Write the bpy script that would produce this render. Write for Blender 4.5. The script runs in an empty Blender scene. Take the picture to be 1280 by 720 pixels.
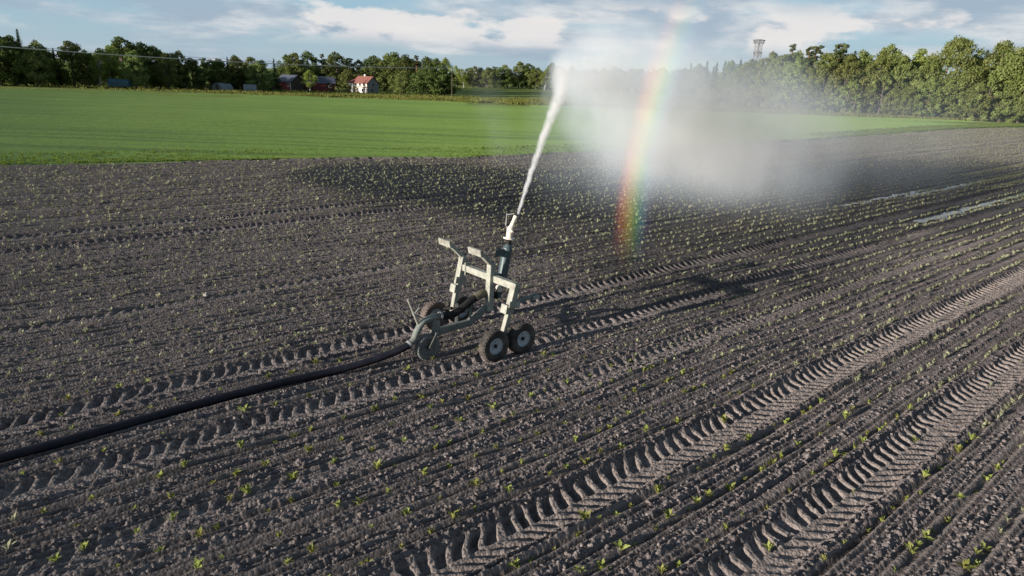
import bpy, bmesh, math, random
import numpy as np
from mathutils import Vector, Matrix

R = math.radians
scene = bpy.context.scene
COL = scene.collection
rnd = random.Random(7)
rng = np.random.default_rng(11)

# ------------------------------------------------------------------ camera, sky, sun, exposure
cam_d = bpy.data.cameras.new('camera')
cam_d.sensor_width = 36.0
cam_d.lens = 36.0 * 853 / 1280
cam_d.clip_start = 0.1
cam_d.clip_end = 6000
cam = bpy.data.objects.new('camera', cam_d)
COL.objects.link(cam)
cam.matrix_world = Matrix.Translation((0, 0, 5.0)) @ Matrix.Rotation(R(90 - 17.25), 4, 'X') @ Matrix.Rotation(R(2.0), 4, 'Z')
scene.camera = cam

SUN_EL, SUN_AZ = 10.0, 234.0            # azimuth clockwise from +Y
world = bpy.data.worlds.new('World')
scene.world = world
world.use_nodes = True
wt = world.node_tree
wt.nodes.clear()
vs = scene.view_settings
vs.view_transform = 'Standard'
vs.look = 'None'
vs.gamma = 1.0
vs.exposure = 0.98
vs.use_curve_mapping = False
try:
    scene.cycles.volume_bounces = 2
    scene.cycles.max_bounces = 6
    scene.cycles.transparent_max_bounces = 12
    scene.cycles.volume_step_rate = 1.0
    scene.cycles.volume_max_steps = 256
except Exception:
    pass

sun_d = bpy.data.lights.new('sun', 'SUN')
sun_d.energy = 5.0
sun_d.angle = R(0.5)
sun_d.color = (1.0, 0.90, 0.79)
sun = bpy.data.objects.new('sun', sun_d)
COL.objects.link(sun)
sd = Vector((math.sin(R(SUN_AZ)) * math.cos(R(SUN_EL)), math.cos(R(SUN_AZ)) * math.cos(R(SUN_EL)), math.sin(R(SUN_EL))))
sun.rotation_euler = sd.to_track_quat('Z', 'Y').to_euler()
sun.location = (-40, -30, 30)


class NT:
    """small node-tree writer"""
    def __init__(self, tree):
        self.t = tree
    def n(self, kind, **kw):
        nd = self.t.nodes.new(kind)
        for k, v in kw.items():
            setattr(nd, k, v)
        return nd
    def put(self, sock, v):
        if isinstance(v, bpy.types.NodeSocket):
            self.t.links.new(v, sock)
        else:
            sock.default_value = v
    def m(self, op, a, b=None, c=None, clamp=False):
        nd = self.n('ShaderNodeMath', operation=op, use_clamp=clamp)
        for i, v in enumerate((a, b, c)):
            if v is not None:
                self.put(nd.inputs[i], v)
        return nd.outputs[0]
    def v(self, op, a, b=None, scale=None):
        nd = self.n('ShaderNodeVectorMath', operation=op)
        self.put(nd.inputs[0], a)
        if b is not None:
            self.put(nd.inputs[1], b)
        if scale is not None:
            self.put(nd.inputs['Scale'], scale)
        return nd.outputs['Value'] if op in ('DOT_PRODUCT', 'LENGTH', 'DISTANCE') else nd.outputs[0]
    def noise(self, vec, scale, detail=3.0, rough=0.55, dist=0.0, col=False):
        nd = self.n('ShaderNodeTexNoise')
        if vec is not None:
            self.put(nd.inputs['Vector'], vec)
        nd.inputs['Scale'].default_value = scale
        nd.inputs['Detail'].default_value = detail
        nd.inputs['Roughness'].default_value = rough
        nd.inputs['Distortion'].default_value = dist
        return nd.outputs['Color' if col else 0]
    def ramp(self, fac, stops, interp='LINEAR'):
        nd = self.n('ShaderNodeValToRGB')
        cr = nd.color_ramp
        cr.interpolation = interp
        while len(cr.elements) < len(stops):
            cr.elements.new(0.5)
        for e, (p, c) in zip(cr.elements, stops):
            e.position = p
            e.color = c if len(c) == 4 else (*c, 1)
        self.put(nd.inputs[0], fac)
        return nd.outputs[0]
    def mix(self, fac, a, b, blend='MIX'):
        nd = self.n('ShaderNodeMix', data_type='RGBA', blend_type=blend)
        self.put(nd.inputs[0], fac)
        self.put(nd.inputs[6], a if isinstance(a, bpy.types.NodeSocket) else (*a, 1))
        self.put(nd.inputs[7], b if isinstance(b, bpy.types.NodeSocket) else (*b, 1))
        return nd.outputs[2]
    def step(self, x, lo, hi):
        nd = self.n('ShaderNodeMapRange', interpolation_type='SMOOTHSTEP')
        self.put(nd.inputs[0], x)
        nd.inputs[1].default_value = lo
        nd.inputs[2].default_value = hi
        return nd.outputs[0]


# sky: Nishita with a broken layer of evening cloud
w = NT(wt)
sky = w.n('ShaderNodeTexSky', sky_type='NISHITA')
sky.sun_disc = False
sky.sun_elevation = R(SUN_EL)
sky.sun_rotation = R(SUN_AZ)
sky.altitude = 100
sky.air_density = 1.0
sky.dust_density = 0.6
sky.ozone_density = 2.0
tc = w.n('ShaderNodeTexCoord').outputs['Generated']
sep = w.n('ShaderNodeSeparateXYZ')
wt.links.new(tc, sep.inputs[0])
dx, dy, dz = sep.outputs
den = w.m('MAXIMUM', w.m('ADD', dz, 0.06), 0.02)
comb = w.n('ShaderNodeCombineXYZ')
wt.links.new(w.m('DIVIDE', dx, den), comb.inputs[0])
wt.links.new(w.m('DIVIDE', dy, den), comb.inputs[1])
cp = comb.outputs[0]
warp = w.v('ADD', cp, w.v('SCALE', w.noise(cp, 0.35, 2, col=True), scale=1.4))
map1 = w.n('ShaderNodeMapping')
wt.links.new(warp, map1.inputs['Vector'])
map1.inputs['Rotation'].default_value = (0, 0, R(8))
map1.inputs['Scale'].default_value = (0.62, 0.72, 1)
qv = w.n('ShaderNodeMapping')
wt.links.new(tc, qv.inputs['Vector'])
qv.inputs['Scale'].default_value = (1, 1, 4.2)
n1 = w.m('ADD', w.m('MULTIPLY', w.noise(map1.outputs[0], 0.85, 8, 0.6), 0.35), w.m('MULTIPLY', w.noise(qv.outputs[0], 4.6, 9, 0.58), 0.65))
n2 = w.noise(map1.outputs[0], 0.22, 3, 0.5)
cover = w.step(w.m('ADD', w.m('MULTIPLY', n1, 0.6), w.m('MULTIPLY', n2, 0.5)), 0.485, 0.60)
mapb = w.n('ShaderNodeMapping')
wt.links.new(warp, mapb.inputs['Vector'])
mapb.inputs['Location'].default_value = (0.5, 0.35, 0)
mapb.inputs['Scale'].default_value = (0.55, 0.9, 1)
qb = w.n('ShaderNodeMapping')
wt.links.new(tc, qb.inputs['Vector'])
qb.inputs['Scale'].default_value = (1, 1, 3.6)
qb.inputs['Location'].default_value = (0.3, 0.2, 0.05)
nb = w.m('ADD', w.m('MULTIPLY', w.noise(mapb.outputs[0], 0.75, 6, 0.6), 0.3), w.m('MULTIPLY', w.noise(qb.outputs[0], 7.0, 9, 0.6), 0.7))
lit = w.step(nb, 0.44, 0.66)
cloudcol = w.mix(lit, (0.42, 0.52, 0.64), (0.92, 0.92, 0.92))
# small cumulus near the horizon
cumv = w.n('ShaderNodeMapping')
wt.links.new(tc, cumv.inputs['Vector'])
cumv.inputs['Scale'].default_value = (1, 1, 2.6)
nc = w.noise(cumv.outputs[0], 6.5, 6, 0.55)
band = w.m('MULTIPLY', w.step(dz, 0.028, 0.055), w.m('SUBTRACT', 1.0, w.step(dz, 0.075, 0.11)))
cum = w.m('MULTIPLY', w.step(nc, 0.51, 0.585), band)
skyc = w.v('SCALE', sky.outputs[0], scale=0.115)
high = w.step(dz, 0.10, 0.40)
base = w.mix(w.m('MULTIPLY_ADD', high, -0.60, 0.75), skyc, (0.43, 0.67, 0.86))
haz = w.m('SUBTRACT', 1.0, w.step(dz, 0.0, 0.075))
base = w.mix(w.m('MULTIPLY', haz, 0.55), base, (0.52, 0.63, 0.68))
c1 = w.mix(w.m('MULTIPLY', cover, w.m('MULTIPLY_ADD', high, -0.45, 0.88)), base, cloudcol)
c2 = w.mix(w.m('MULTIPLY', cum, 0.85), c1, (0.98, 0.94, 0.92))
up = w.step(dz, -0.02, 0.0)
c3 = w.mix(up, (0.10, 0.12, 0.09), c2)
bg = w.n('ShaderNodeBackground')
wt.links.new(w.v('SCALE', c3, scale=0.44 / 0.12), bg.inputs[0])
bg.inputs[1].default_value = 0.12
outw = w.n('ShaderNodeOutputWorld')
wt.links.new(bg.outputs[0], outw.inputs[0])


# ------------------------------------------------------------------ helpers
def tag(o, label=None, cat=None, group=None, kind=None):
    if label: o['label'] = label
    if cat: o['category'] = cat
    if group: o['group'] = group
    if kind: o['kind'] = kind
    return o


def empty(name, loc, rz=0.0):
    o = bpy.data.objects.new(name, None)
    o.location = loc
    o.rotation_euler = (0, 0, rz)
    o.empty_display_size = 0.3
    COL.objects.link(o)
    return o


def link(name, me, parent=None, mat=None):
    if mat is not None and len(me.materials) == 0:
        me.materials.append(mat)
    o = bpy.data.objects.new(name, me)
    COL.objects.link(o)
    if parent is not None:
        o.parent = parent
    return o


def np_mesh(name, verts, faces, smooth=False, attrs=None):
    """verts (N,3), faces (M,k) numpy -> mesh"""
    me = bpy.data.meshes.new(name)
    verts = np.ascontiguousarray(verts, dtype=np.float32)
    faces = np.ascontiguousarray(faces, dtype=np.int32)
    k = faces.shape[1]
    me.vertices.add(len(verts))
    me.vertices.foreach_set('co', verts.ravel())
    me.loops.add(faces.size)
    me.loops.foreach_set('vertex_index', faces.ravel())
    me.polygons.add(len(faces))
    me.polygons.foreach_set('loop_start', np.arange(0, faces.size, k, dtype=np.int32))
    me.polygons.foreach_set('loop_total', np.full(len(faces), k, dtype=np.int32))
    if smooth:
        me.polygons.foreach_set('use_smooth', np.ones(len(faces), dtype=bool))
    if attrs:
        for an, av in attrs.items():
            a = me.attributes.new(an, 'FLOAT', 'POINT')
            a.data.foreach_set('value', np.ascontiguousarray(av, dtype=np.float32))
    me.update(calc_edges=True)
    return me


class MB:
    """collects shapes into one mesh"""
    def __init__(self):
        self.v, self.f = [], []
    def add(self, vs_, fs_):
        o = len(self.v)
        self.v += [tuple(p) for p in vs_]
        self.f += [tuple(i + o for i in f) for f in fs_]
        return self
    def box(self, c, s, rot=None, bev=0.0):
        bm = bmesh.new()
        bmesh.ops.create_cube(bm, size=1.0)
        for q in bm.verts:
            q.co = Vector((q.co.x * s[0], q.co.y * s[1], q.co.z * s[2]))
        if bev > 0:
            bmesh.ops.bevel(bm, geom=bm.edges[:], offset=bev, segments=1, affect='EDGES')
        M = Matrix.Translation(Vector(c)) @ (rot.to_4x4() if rot is not None else Matrix.Identity(4))
        bm.verts.index_update()
        self.add([M @ q.co for q in bm.verts], [[q.index for q in f.verts] for f in bm.faces])
        bm.free()
        return self
    def beam(self, a, b, wd, ht=None, side=(0, 1, 0), bev=0.006, ext=0.0):
        """box-section bar from a to b; wd measured along 'side'"""
        a, b = Vector(a), Vector(b)
        ht = wd if ht is None else ht
        d = (b - a)
        L = d.length + 2 * ext
        z = d.normalized()
        y = Vector(side)
        y = (y - z * y.dot(z)).normalized()
        x = y.cross(z)
        rot = Matrix((x, y, z)).transposed()
        return self.box((a + b) / 2, (ht, wd, L), rot, bev)
    def tube(self, pts, rad, seg=12, caps=True):
        pts = [Vector(p) for p in pts]
        if not isinstance(rad, (list, tuple)):
            rad = [rad] * len(pts)
        vs_, fs_ = [], []
        ref = Vector((0, 0, 1))
        prev = None
        for i, p in enumerate(pts):
            d = (pts[min(i + 1, len(pts) - 1)] - pts[max(i - 1, 0)]).normalized()
            if prev is None:
                x = d.cross(ref)
                if x.length < 0.05:
                    x = d.cross(Vector((1, 0, 0)))
                x.normalize()
            else:
                x = (prev - d * prev.dot(d)).normalized()
            prev = x
            y = d.cross(x)
            for j in range(seg):
                a = 2 * math.pi * j / seg
                vs_.append(p + (x * math.cos(a) + y * math.sin(a)) * rad[i])
        for i in range(len(pts) - 1):
            for j in range(seg):
                k = (j + 1) % seg
                fs_.append((i * seg + j, i * seg + k, (i + 1) * seg + k, (i + 1) * seg + j))
        if caps:
            fs_.append(tuple(reversed(range(seg))))
            fs_.append(tuple((len(pts) - 1) * seg + j for j in range(seg)))
        return self.add(vs_, fs_)
    def lathe(self, prof, c=(0, 0, 0), seg=28, axis='Y'):
        """prof: list of (radius, along axis), closed ring profile"""
        vs_, fs_ = [], []
        n = len(prof)
        for j in range(seg):
            a = 2 * math.pi * j / seg
            for r_, h_ in prof:
                if axis == 'Y':
                    vs_.append((c[0] + r_ * math.cos(a), c[1] + h_, c[2] + r_ * math.sin(a)))
                else:
                    vs_.append((c[0] + r_ * math.cos(a), c[1] + r_ * math.sin(a), c[2] + h_))
        for j in range(seg):
            k = (j + 1) % seg
            for i in range(n):
                m_ = (i + 1) % n
                fs_.append((j * n + i, j * n + m_, k * n + m_, k * n + i))
        return self.add(vs_, fs_)
    def build(self, name, mat, parent=None, smooth=False, angle=None):
        me = bpy.data.meshes.new(name)
        me.from_pydata(self.v, [], self.f)
        bm = bmesh.new()
        bm.from_mesh(me)
        bmesh.ops.recalc_face_normals(bm, faces=bm.faces[:])
        bm.to_mesh(me)
        bm.free()
        if smooth:
            for p in me.polygons:
                p.use_smooth = True
            if angle:
                try:
                    me.set_sharp_from_angle(angle=R(angle))
                except Exception:
                    pass
        me.update()
        return link(name, me, parent, mat)


def smooth_path(pts, n=8):
    """Catmull-Rom through pts"""
    P = [Vector(p) for p in pts]
    out = []
    for i in range(len(P) - 1):
        p0, p1, p2, p3 = P[max(i - 1, 0)], P[i], P[i + 1], P[min(i + 2, len(P) - 1)]
        for k in range(n):
            t = k / n
            out.append(0.5 * ((2 * p1) + (p2 - p0) * t + (2 * p0 - 5 * p1 + 4 * p2 - p3) * t * t + (3 * p1 - p0 - 3 * p2 + p3) * t ** 3))
    out.append(P[-1])
    return out


def sstep(a, b, x):
    t = np.clip((x - a) / (b - a), 0, 1)
    return t * t * (3 - 2 * t)


_tb = {}
def vnoise(x, y, seed=0):
    if seed not in _tb:
        _tb[seed] = np.random.default_rng(1000 + seed).random((256, 256)).astype(np.float32) * 2 - 1
    T = _tb[seed]
    xi = np.floor(x).astype(np.int64)
    yi = np.floor(y).astype(np.int64)
    fx = (x - xi)
    fy = (y - yi)
    fx = fx * fx * (3 - 2 * fx)
    fy = fy * fy * (3 - 2 * fy)
    x0, x1, y0, y1 = xi & 255, (xi + 1) & 255, yi & 255, (yi + 1) & 255
    return (T[x0, y0] * (1 - fx) + T[x1, y0] * fx) * (1 - fy) + (T[x0, y1] * (1 - fx) + T[x1, y1] * fx) * fy


def fbm(x, y, seed, octs=4, gain=0.5):
    s, a = 0.0, 1.0
    for o in range(octs):
        s = s + a * vnoise(x * 2 ** o + 17.3 * o, y * 2 ** o - 9.1 * o, seed + o)
        a *= gain
    return s


def clods(x, y, size, seed, fill=0.75):
    """rounded lumps on a jittered lattice, height in lattice units"""
    g = np.random.default_rng(500 + seed)
    A, B, Cr = (g.random((128, 128)) for _ in range(3))
    X, Y = x / size, y / size
    xi = np.floor(X).astype(np.int64)
    yi = np.floor(Y).astype(np.int64)
    h = np.zeros_like(X)
    for i in (-1, 0, 1):
        for j in (-1, 0, 1):
            cx, cy = xi + i, yi + j
            a, b, c = A[cx & 127, cy & 127], B[cx & 127, cy & 127], Cr[cx & 127, cy & 127]
            r = np.where(c < fill, 0.25 + 0.5 * c, 0.0)
            d2 = (X - cx - a) ** 2 + ((Y - cy - b) * (0.8 + 0.5 * a)) ** 2
            h = np.maximum(h, np.sqrt(np.maximum(r * r - d2, 0)))
    return h


# ------------------------------------------------------------------ the lie of the land
TH = R(40.3)                                   # direction of the crop rows
CU, SU = math.cos(TH), math.sin(TH)
def uv2xy(u, v): return (u * CU - v * SU, u * SU + v * CU)
def xy2uv(x, y): return (x * CU + y * SU, -x * SU + y * CU)


def terrain(x, y):
    """gentle hollow towards the farm on the left"""
    lf = 1 - sstep(-10.0, 40.0, np.asarray(x, dtype=float))
    return -1.25 * np.exp(-((np.asarray(y, dtype=float) - 215) / 62.0) ** 2) * lf


EDGE = np.array([(-110, -2), (-60, 16), (-45, 23.5), (-25.1, 33.3), (-20.3, 35.8), (-14.7, 38.5), (-7.9, 41.3), (-3.3, 43.2), (6, 50), (16, 58), (27.1, 66.8), (43.3, 81.5), (60.3, 97.5), (77.7, 110), (100, 123), (140, 140)])
def is_soil(x, y):
    return y < np.interp(x, EDGE[:, 0], EDGE[:, 1]) + 0.25 * vnoise(x * 0.7, y * 0.7, 90)


ROW0, ROWS = 3.02, 0.508
TRACKS = [(3.02, 1.0, 0.285), (5.04, 1.0, 0.285), (-1.0, 0.7, 0.3), (-3.0, 0.7, 0.3), (7.45, 0.5, 0.22), (9.17, 0.75, 0.25), (11.2, 0.85, 0.27),
          (13.55, 0.25, 0.22), (15.5, 0.5, 0.22), (17.6, 0.25, 0.22), (19.7, 0.35, 0.22), (22.4, 0.8, 0.26), (24.2, 0.8, 0.26), (26.6, 0.35, 0.25), (28.6, 0.35, 0.25), (31.5, 0.3, 0.25), (33.5, 0.3, 0.25)]
PUDDLES = [(13.78, 31.0, 41.0, 0.24), (13.42, 37.0, 62.0, 0.32), (10.25, 30.0, 50.0, 0.30), (12.1, 46.0, 64.0, 0.26), (15.2, 50.0, 66.0, 0.3)]


def soil_height(x, y):
    u, v = xy2uv(x, y)
    v = v + 0.05 * vnoise(u / 7.0, v * 0.15, 60)
    r = np.hypot(x, y)
    far = sstep(14, 45, r)
    H = 0.035 * vnoise(u / 2.3, v / 1.6, 1) + 0.012 * vnoise(u / 0.5, v / 0.35, 2)
    k = np.round((v - ROW0) / ROWS)
    vr = v - ROW0 - k * ROWS
    wob = 0.02 * vnoise(u / 0.9, k * 3.7, 3)
    a = np.abs(vr + wob)
    # drill groove, pressed shoulders, cloddy middle
    H += -0.055 * np.exp(-((a) / 0.04) ** 2) + 0.024 * np.exp(-((a - 0.085) / 0.035) ** 2)
    w2 = 0.012 * vnoise(u / 1.4, k * 5.1 + np.sign(vr) * 2.0, 14)
    fade = np.clip(0.6 + 0.7 * vnoise(u / 2.8, k * 2.9 + np.sign(vr) * 3.0, 15), 0, 1)
    sg = 0.019 + 0.0011 * np.minimum(r, 30)
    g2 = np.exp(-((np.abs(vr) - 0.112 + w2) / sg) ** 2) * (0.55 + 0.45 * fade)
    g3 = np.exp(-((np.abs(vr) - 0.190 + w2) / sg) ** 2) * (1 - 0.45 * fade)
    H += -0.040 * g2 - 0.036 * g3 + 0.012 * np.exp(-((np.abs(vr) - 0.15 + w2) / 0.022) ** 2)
    groove_shade = np.clip((0.85 + 0.3 * vnoise(u / 5.0, k * 1.9, 19)) * np.exp(-(a / (0.038 + 0.06 * far)) ** 2) + 0.95 * g2 + 0.9 * g3, 0, 1)  # mask for the shade painted along the furrows
    rough = sstep(0.185, 0.215, a) * (0.35 + 0.65 * sstep(-0.4, 0.4, vnoise(u / 1.7, k * 1.3, 5))) + 0.16 * sstep(0.05, 0.09, a)
    H += 0.014 * vnoise(u / 4.0, v / 0.07, 6) + 0.010 * vnoise(u / 2.5, v / 0.035, 7)
    pressed = 1 - sstep(0.08, 0.16, a)
    trk = np.zeros_like(u)
    tz = np.zeros_like(u)
    berm = np.zeros_like(u)
    pale = np.zeros_like(u)
    for i, (tv, st, hw) in enumerate(TRACKS):
        dv = v - tv
        ad = np.abs(dv)
        sel = ad < hw + 0.35
        if not sel.any():
            continue
        m = 1 - sstep(hw - 0.05, hw + 0.05, ad + 0.03 * vnoise(u / 0.35, v * 4, 20 + i))
        amp = st * np.clip(0.75 + 0.35 * vnoise(u / 1.9, np.full_like(u, i * 5.0), 8) + 0.45 * vnoise(u / 0.24, v / 0.30 + i * 3.0, 16), 0.15, 1.25)
        sh = np.where(dv > 0, 0.36 * dv + 0.35 * dv * dv, -1.15 * dv + 0.11)
        ph = (u - sh) / 0.225 + 0.34 * vnoise(u / 0.5, v / 0.3, 9)
        f = ph - np.floor(ph)
        bar = sstep(0.10, 0.26, f) * (1 - sstep(0.62, 0.80, f))        # pocket pressed by a lug
        depth = np.where(dv > 0, 0.115, 0.032)
        edge = sstep(0.0, 0.06, ad)
        z = -0.045 * st - bar * depth * amp * edge + 0.007 * vnoise(u / 0.07, v / 0.06, 10)
        z = z + 0.6 * st * 0.05 * np.clip(clods(u + 5, v + 2, 0.10, 4, 0.22), 0, 1) * np.where(dv > 0, 1.0, 0.6)
        mm = m * min(1.0, st * 1.2)
        tz = np.where(mm > trk, z, tz)
        trk = np.maximum(trk, mm)
        pale = np.maximum(pale, mm * (1.0 if i < 2 else 0.25))
        berm = np.maximum(berm, st * np.exp(-((ad - hw - 0.09) / 0.07) ** 2))
    c1 = clods(u, v * 1.1, 0.085, 1) * 0.085
    c2 = clods(u + 3.3, v, 0.045, 2, 0.85) * 0.045
    c3 = clods(u + 1.3, v + 7, 0.17, 3, 0.34) * 0.17
    ang = 1 + 0.45 * vnoise(u / 0.06, v / 0.06, 13)
    cl = (c1 * 0.62 + c2 * 0.74) * ang * np.clip(rough + 0.8 * berm, 0, 1.5) + c3 * 0.45 * np.clip(0.5 * rough + 0.5 * berm, 0, 1)
    H += cl * (1 - 0.35 * far) + 0.022 * berm
    H = H * (1 - 0.92 * trk) + tz * trk
    H += 0.005 * vnoise(u / 0.06, v / 0.05, 11)
    for (pv, u0, u1, pw) in PUDDLES:
        g = np.exp(-((v - pv) / 0.42) ** 4) * sstep(u0 - 3, u0, u) * (1 - sstep(u1, u1 + 3, u))
        H = H * (1 - g) - 0.11 * g
    pressed = np.maximum(pressed * 0.8 * (1 - trk), pale)
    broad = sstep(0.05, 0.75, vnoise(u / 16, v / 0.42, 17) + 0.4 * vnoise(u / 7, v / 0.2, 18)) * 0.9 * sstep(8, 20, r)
    groove_shade = np.clip(np.maximum(groove_shade, broad) * (1 - trk), 0, 1)
    return H, pressed, groove_shade


def wetness(x, y):
    d = 0.16 * fbm(x / 5.0, y / 5.0, 70, 3)
    def el(cx, cy, rx, ry, rot=0.0):
        c, s = math.cos(rot), math.sin(rot)
        px, py = (x - cx), (y - cy)
        return np.hypot((px * c + py * s) / rx, (-px * s + py * c) / ry) + d
    w1 = np.maximum(1 - sstep(0.72, 1.1, el(1.5, 32.5, 10.5, 9.0, 0.2)), 1 - sstep(0.75, 1.15, el(-3.6, 32.5, 9.5, 5.6, -0.55)))
    w2 = 1 - sstep(0.7, 1.15, el(18, 36, 26, 9, 0.72))
    w3 = 1 - sstep(0.6, 1.1, el(6.5, 21, 8, 5.0, 0.7))
    return np.clip(np.maximum(np.maximum(w1, 0.8 * w2), 0.55 * w3), 0, 1)


# ------------------------------------------------------------------ materials
def new_mat(name):
    m = bpy.data.materials.new(name)
    m.use_nodes = True
    m.node_tree.nodes.clear()
    return m, NT(m.node_tree)


def finish(t, shader, disp=None, vol=None):
    o = t.n('ShaderNodeOutputMaterial')
    if shader is not None:
        t.t.links.new(shader, o.inputs[0])
    if vol is not None:
        t.t.links.new(vol, o.inputs[1])


def principled(t, col, rough=0.8, metal=0.0, normal=None, spec=0.5, dr=0.0):
    p = t.n('ShaderNodeBsdfPrincipled')
    t.put(p.inputs['Base Color'], col if isinstance(col, bpy.types.NodeSocket) else (*col, 1))
    t.put(p.inputs['Roughness'], rough)
    t.put(p.inputs['Metallic'], metal)
    t.put(p.inputs['Specular IOR Level'], spec)
    if dr and 'Diffuse Roughness' in p.inputs:
        p.inputs['Diffuse Roughness'].default_value = dr
    if normal is not None:
        t.t.links.new(normal, p.inputs['Normal'])
    return p.outputs[0]


def bump(t, h, strength=0.5, dist=0.02):
    b = t.n('ShaderNodeBump')
    b.inputs['Strength'].default_value = strength
    b.inputs['Distance'].default_value = dist
    t.t.links.new(h, b.inputs['Height'])
    return b.outputs[0]


def attr(t, name):
    a = t.n('ShaderNodeAttribute')
    a.attribute_name = name
    return a.outputs['Fac']


def mat_soil():
    m, t = new_mat('soil')
    pos = t.n('ShaderNodeTexCoord').outputs['Object']
    big = t.noise(pos, 0.35, 4, 0.6)
    fine = t.noise(pos, 14, 5, 0.7)
    grit = t.noise(pos, 55, 3, 0.7)
    c = t.mix(big, (0.110, 0.093, 0.094), (0.162, 0.138, 0.134))
    c = t.mix(t.step(fine, 0.35, 0.68), c, (0.205, 0.177, 0.168))
    vo = t.n('ShaderNodeTexVoronoi')
    t.t.links.new(pos, vo.inputs['Vector'])
    vo.inputs['Scale'].default_value = 26
    vs_ = t.n('ShaderNodeSeparateColor')
    t.t.links.new(vo.outputs['Color'], vs_.inputs[0])
    c = t.mix(t.m('MULTIPLY', t.step(vs_.outputs[0], 0.62, 0.95), 0.65), c, (0.26, 0.232, 0.222))
    c = t.mix(t.m('MULTIPLY', t.step(vs_.outputs[1], 0.60, 0.95), 0.6), c, (0.050, 0.042, 0.041))
    c = t.mix(t.m('MULTIPLY', t.step(grit, 0.56, 0.72), 0.5), c, (0.21, 0.186, 0.176))
    c = t.mix(t.m('MULTIPLY', t.m('SUBTRACT', 1.0, t.step(grit, 0.25, 0.42)), 0.6), c, (0.05, 0.043, 0.042))
    c = t.mix(t.m('MULTIPLY', attr(t, 'pressed'), 0.40), c, (0.245, 0.207, 0.185))
    c = t.mix(t.m('MULTIPLY', attr(t, 'groove_shade'), 0.72), c, (0.030, 0.025, 0.027))  # furrow shade painted into the soil colour as dark lines
    wet = attr(t, 'wet')
    c = t.mix(t.m('MULTIPLY', wet, 0.96), c, (0.012, 0.0105, 0.011))
    rough = t.m('SUBTRACT', 0.95, t.m('MULTIPLY', wet, 0.42))
    h = t.m('ADD', t.m('MULTIPLY', fine, 0.5), t.m('MULTIPLY', grit, 0.45))
    h = t.m('ADD', h, t.m('MULTIPLY', vo.outputs['Distance'], -0.8))
    finish(t, principled(t, c, rough, 0, bump(t, h, 1.0, 0.035), 0.3, 1.0))
    return m


def mat_crop():
    m, t = new_mat('crop_green')
    pos = t.n('ShaderNodeTexCoord').outputs['Object']
    mp = t.n('ShaderNodeMapping')
    t.t.links.new(pos, mp.inputs[0])
    mp.inputs['Rotation'].default_value = (0, 0, R(-24))
    mp.inputs['Scale'].default_value = (0.05, 1.0, 1)
    st = t.noise(mp.outputs[0], 0.75, 4, 0.65)
    st2 = t.noise(mp.outputs[0], 0.16, 2, 0.5)
    big = t.noise(pos, 0.035, 3, 0.5)
    fine = t.noise(pos, 5.0, 4, 0.7)
    c = t.mix(t.step(st, 0.34, 0.66), (0.088, 0.158, 0.024), (0.132, 0.212, 0.034))
    ln = t.n('ShaderNodeMapping')
    t.t.links.new(pos, ln.inputs[0])
    ln.inputs['Rotation'].default_value = (0, 0, R(-24))
    ln.inputs['Scale'].default_value = (0.012, 1.0, 1)
    l1 = t.noise(ln.outputs[0], 0.55, 3, 0.7)
    c = t.mix(t.m('MULTIPLY', t.step(l1, 0.50, 0.60), 0.85), c, (0.042, 0.082, 0.016))
    c = t.mix(t.m('MULTIPLY', st2, 0.6), c, (0.142, 0.222, 0.036))
    c = t.mix(t.step(big, 0.4, 0.62), c, t.mix(0.5, c, (0.150, 0.230, 0.038)))
    c = t.mix(t.m('MULTIPLY', t.step(fine, 0.5, 0.75), 0.35), c, (0.060, 0.105, 0.022))
    finish(t, principled(t, c, 0.75, 0, bump(t, fine, 0.45, 0.10), 0.2, 0.6))
    return m


def mat_meadow():
    m, t = new_mat('meadow')
    pos = t.n('ShaderNodeTexCoord').outputs['Object']
    n = t.noise(pos, 0.05, 4, 0.6)
    f = t.noise(pos, 0.9, 4, 0.65)
    c = t.mix(n, (0.125, 0.170, 0.026), (0.185, 0.220, 0.040))
    c = t.mix(t.m('MULTIPLY', t.step(f, 0.45, 0.7), 0.5), c, (0.06, 0.085, 0.022))
    finish(t, principled(t, c, 0.9, 0, bump(t, f, 1.0, 0.4), 0.2))
    return m


def mat_leaf(name, dark, light, transl=0.3):
    m, t = new_mat(name)
    tint = attr(t, 'tint')
    oi = t.n('ShaderNodeObjectInfo')
    c = t.mix(tint, dark, light)
    hs = t.n('ShaderNodeHueSaturation')
    t.t.links.new(c, hs.inputs['Color'])
    t.put(hs.inputs['Hue'], t.m('ADD', 0.478, t.m('MULTIPLY', oi.outputs['Random'], 0.035)))
    t.put(hs.inputs['Value'], t.m('ADD', 0.78, t.m('MULTIPLY', oi.outputs['Random'], 0.5)))
    d = t.n('ShaderNodeBsdfDiffuse')
    t.t.links.new(hs.outputs[0], d.inputs[0])
    tr = t.n('ShaderNodeBsdfTranslucent')
    t.t.links.new(hs.outputs[0], tr.inputs[0])
    mx = t.n('ShaderNodeMixShader')
    mx.inputs[0].default_value = transl
    t.t.links.new(d.outputs[0], mx.inputs[1])
    t.t.links.new(tr.outputs[0], mx.inputs[2])
    finish(t, mx.outputs[0])
    return m


def mat_noise(name, a, b, scale=6.0, rough=0.7, metal=0.0, bmp=0.3, bd=0.01, spec=0.5):
    m, t = new_mat(name)
    pos = t.n('ShaderNodeTexCoord').outputs['Object']
    n = t.noise(pos, scale, 5, 0.65)
    c = t.mix(t.step(n, 0.35, 0.68), a, b)
    finish(t, principled(t, c, rough, metal, bump(t, n, bmp, bd), spec))
    return m


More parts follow.
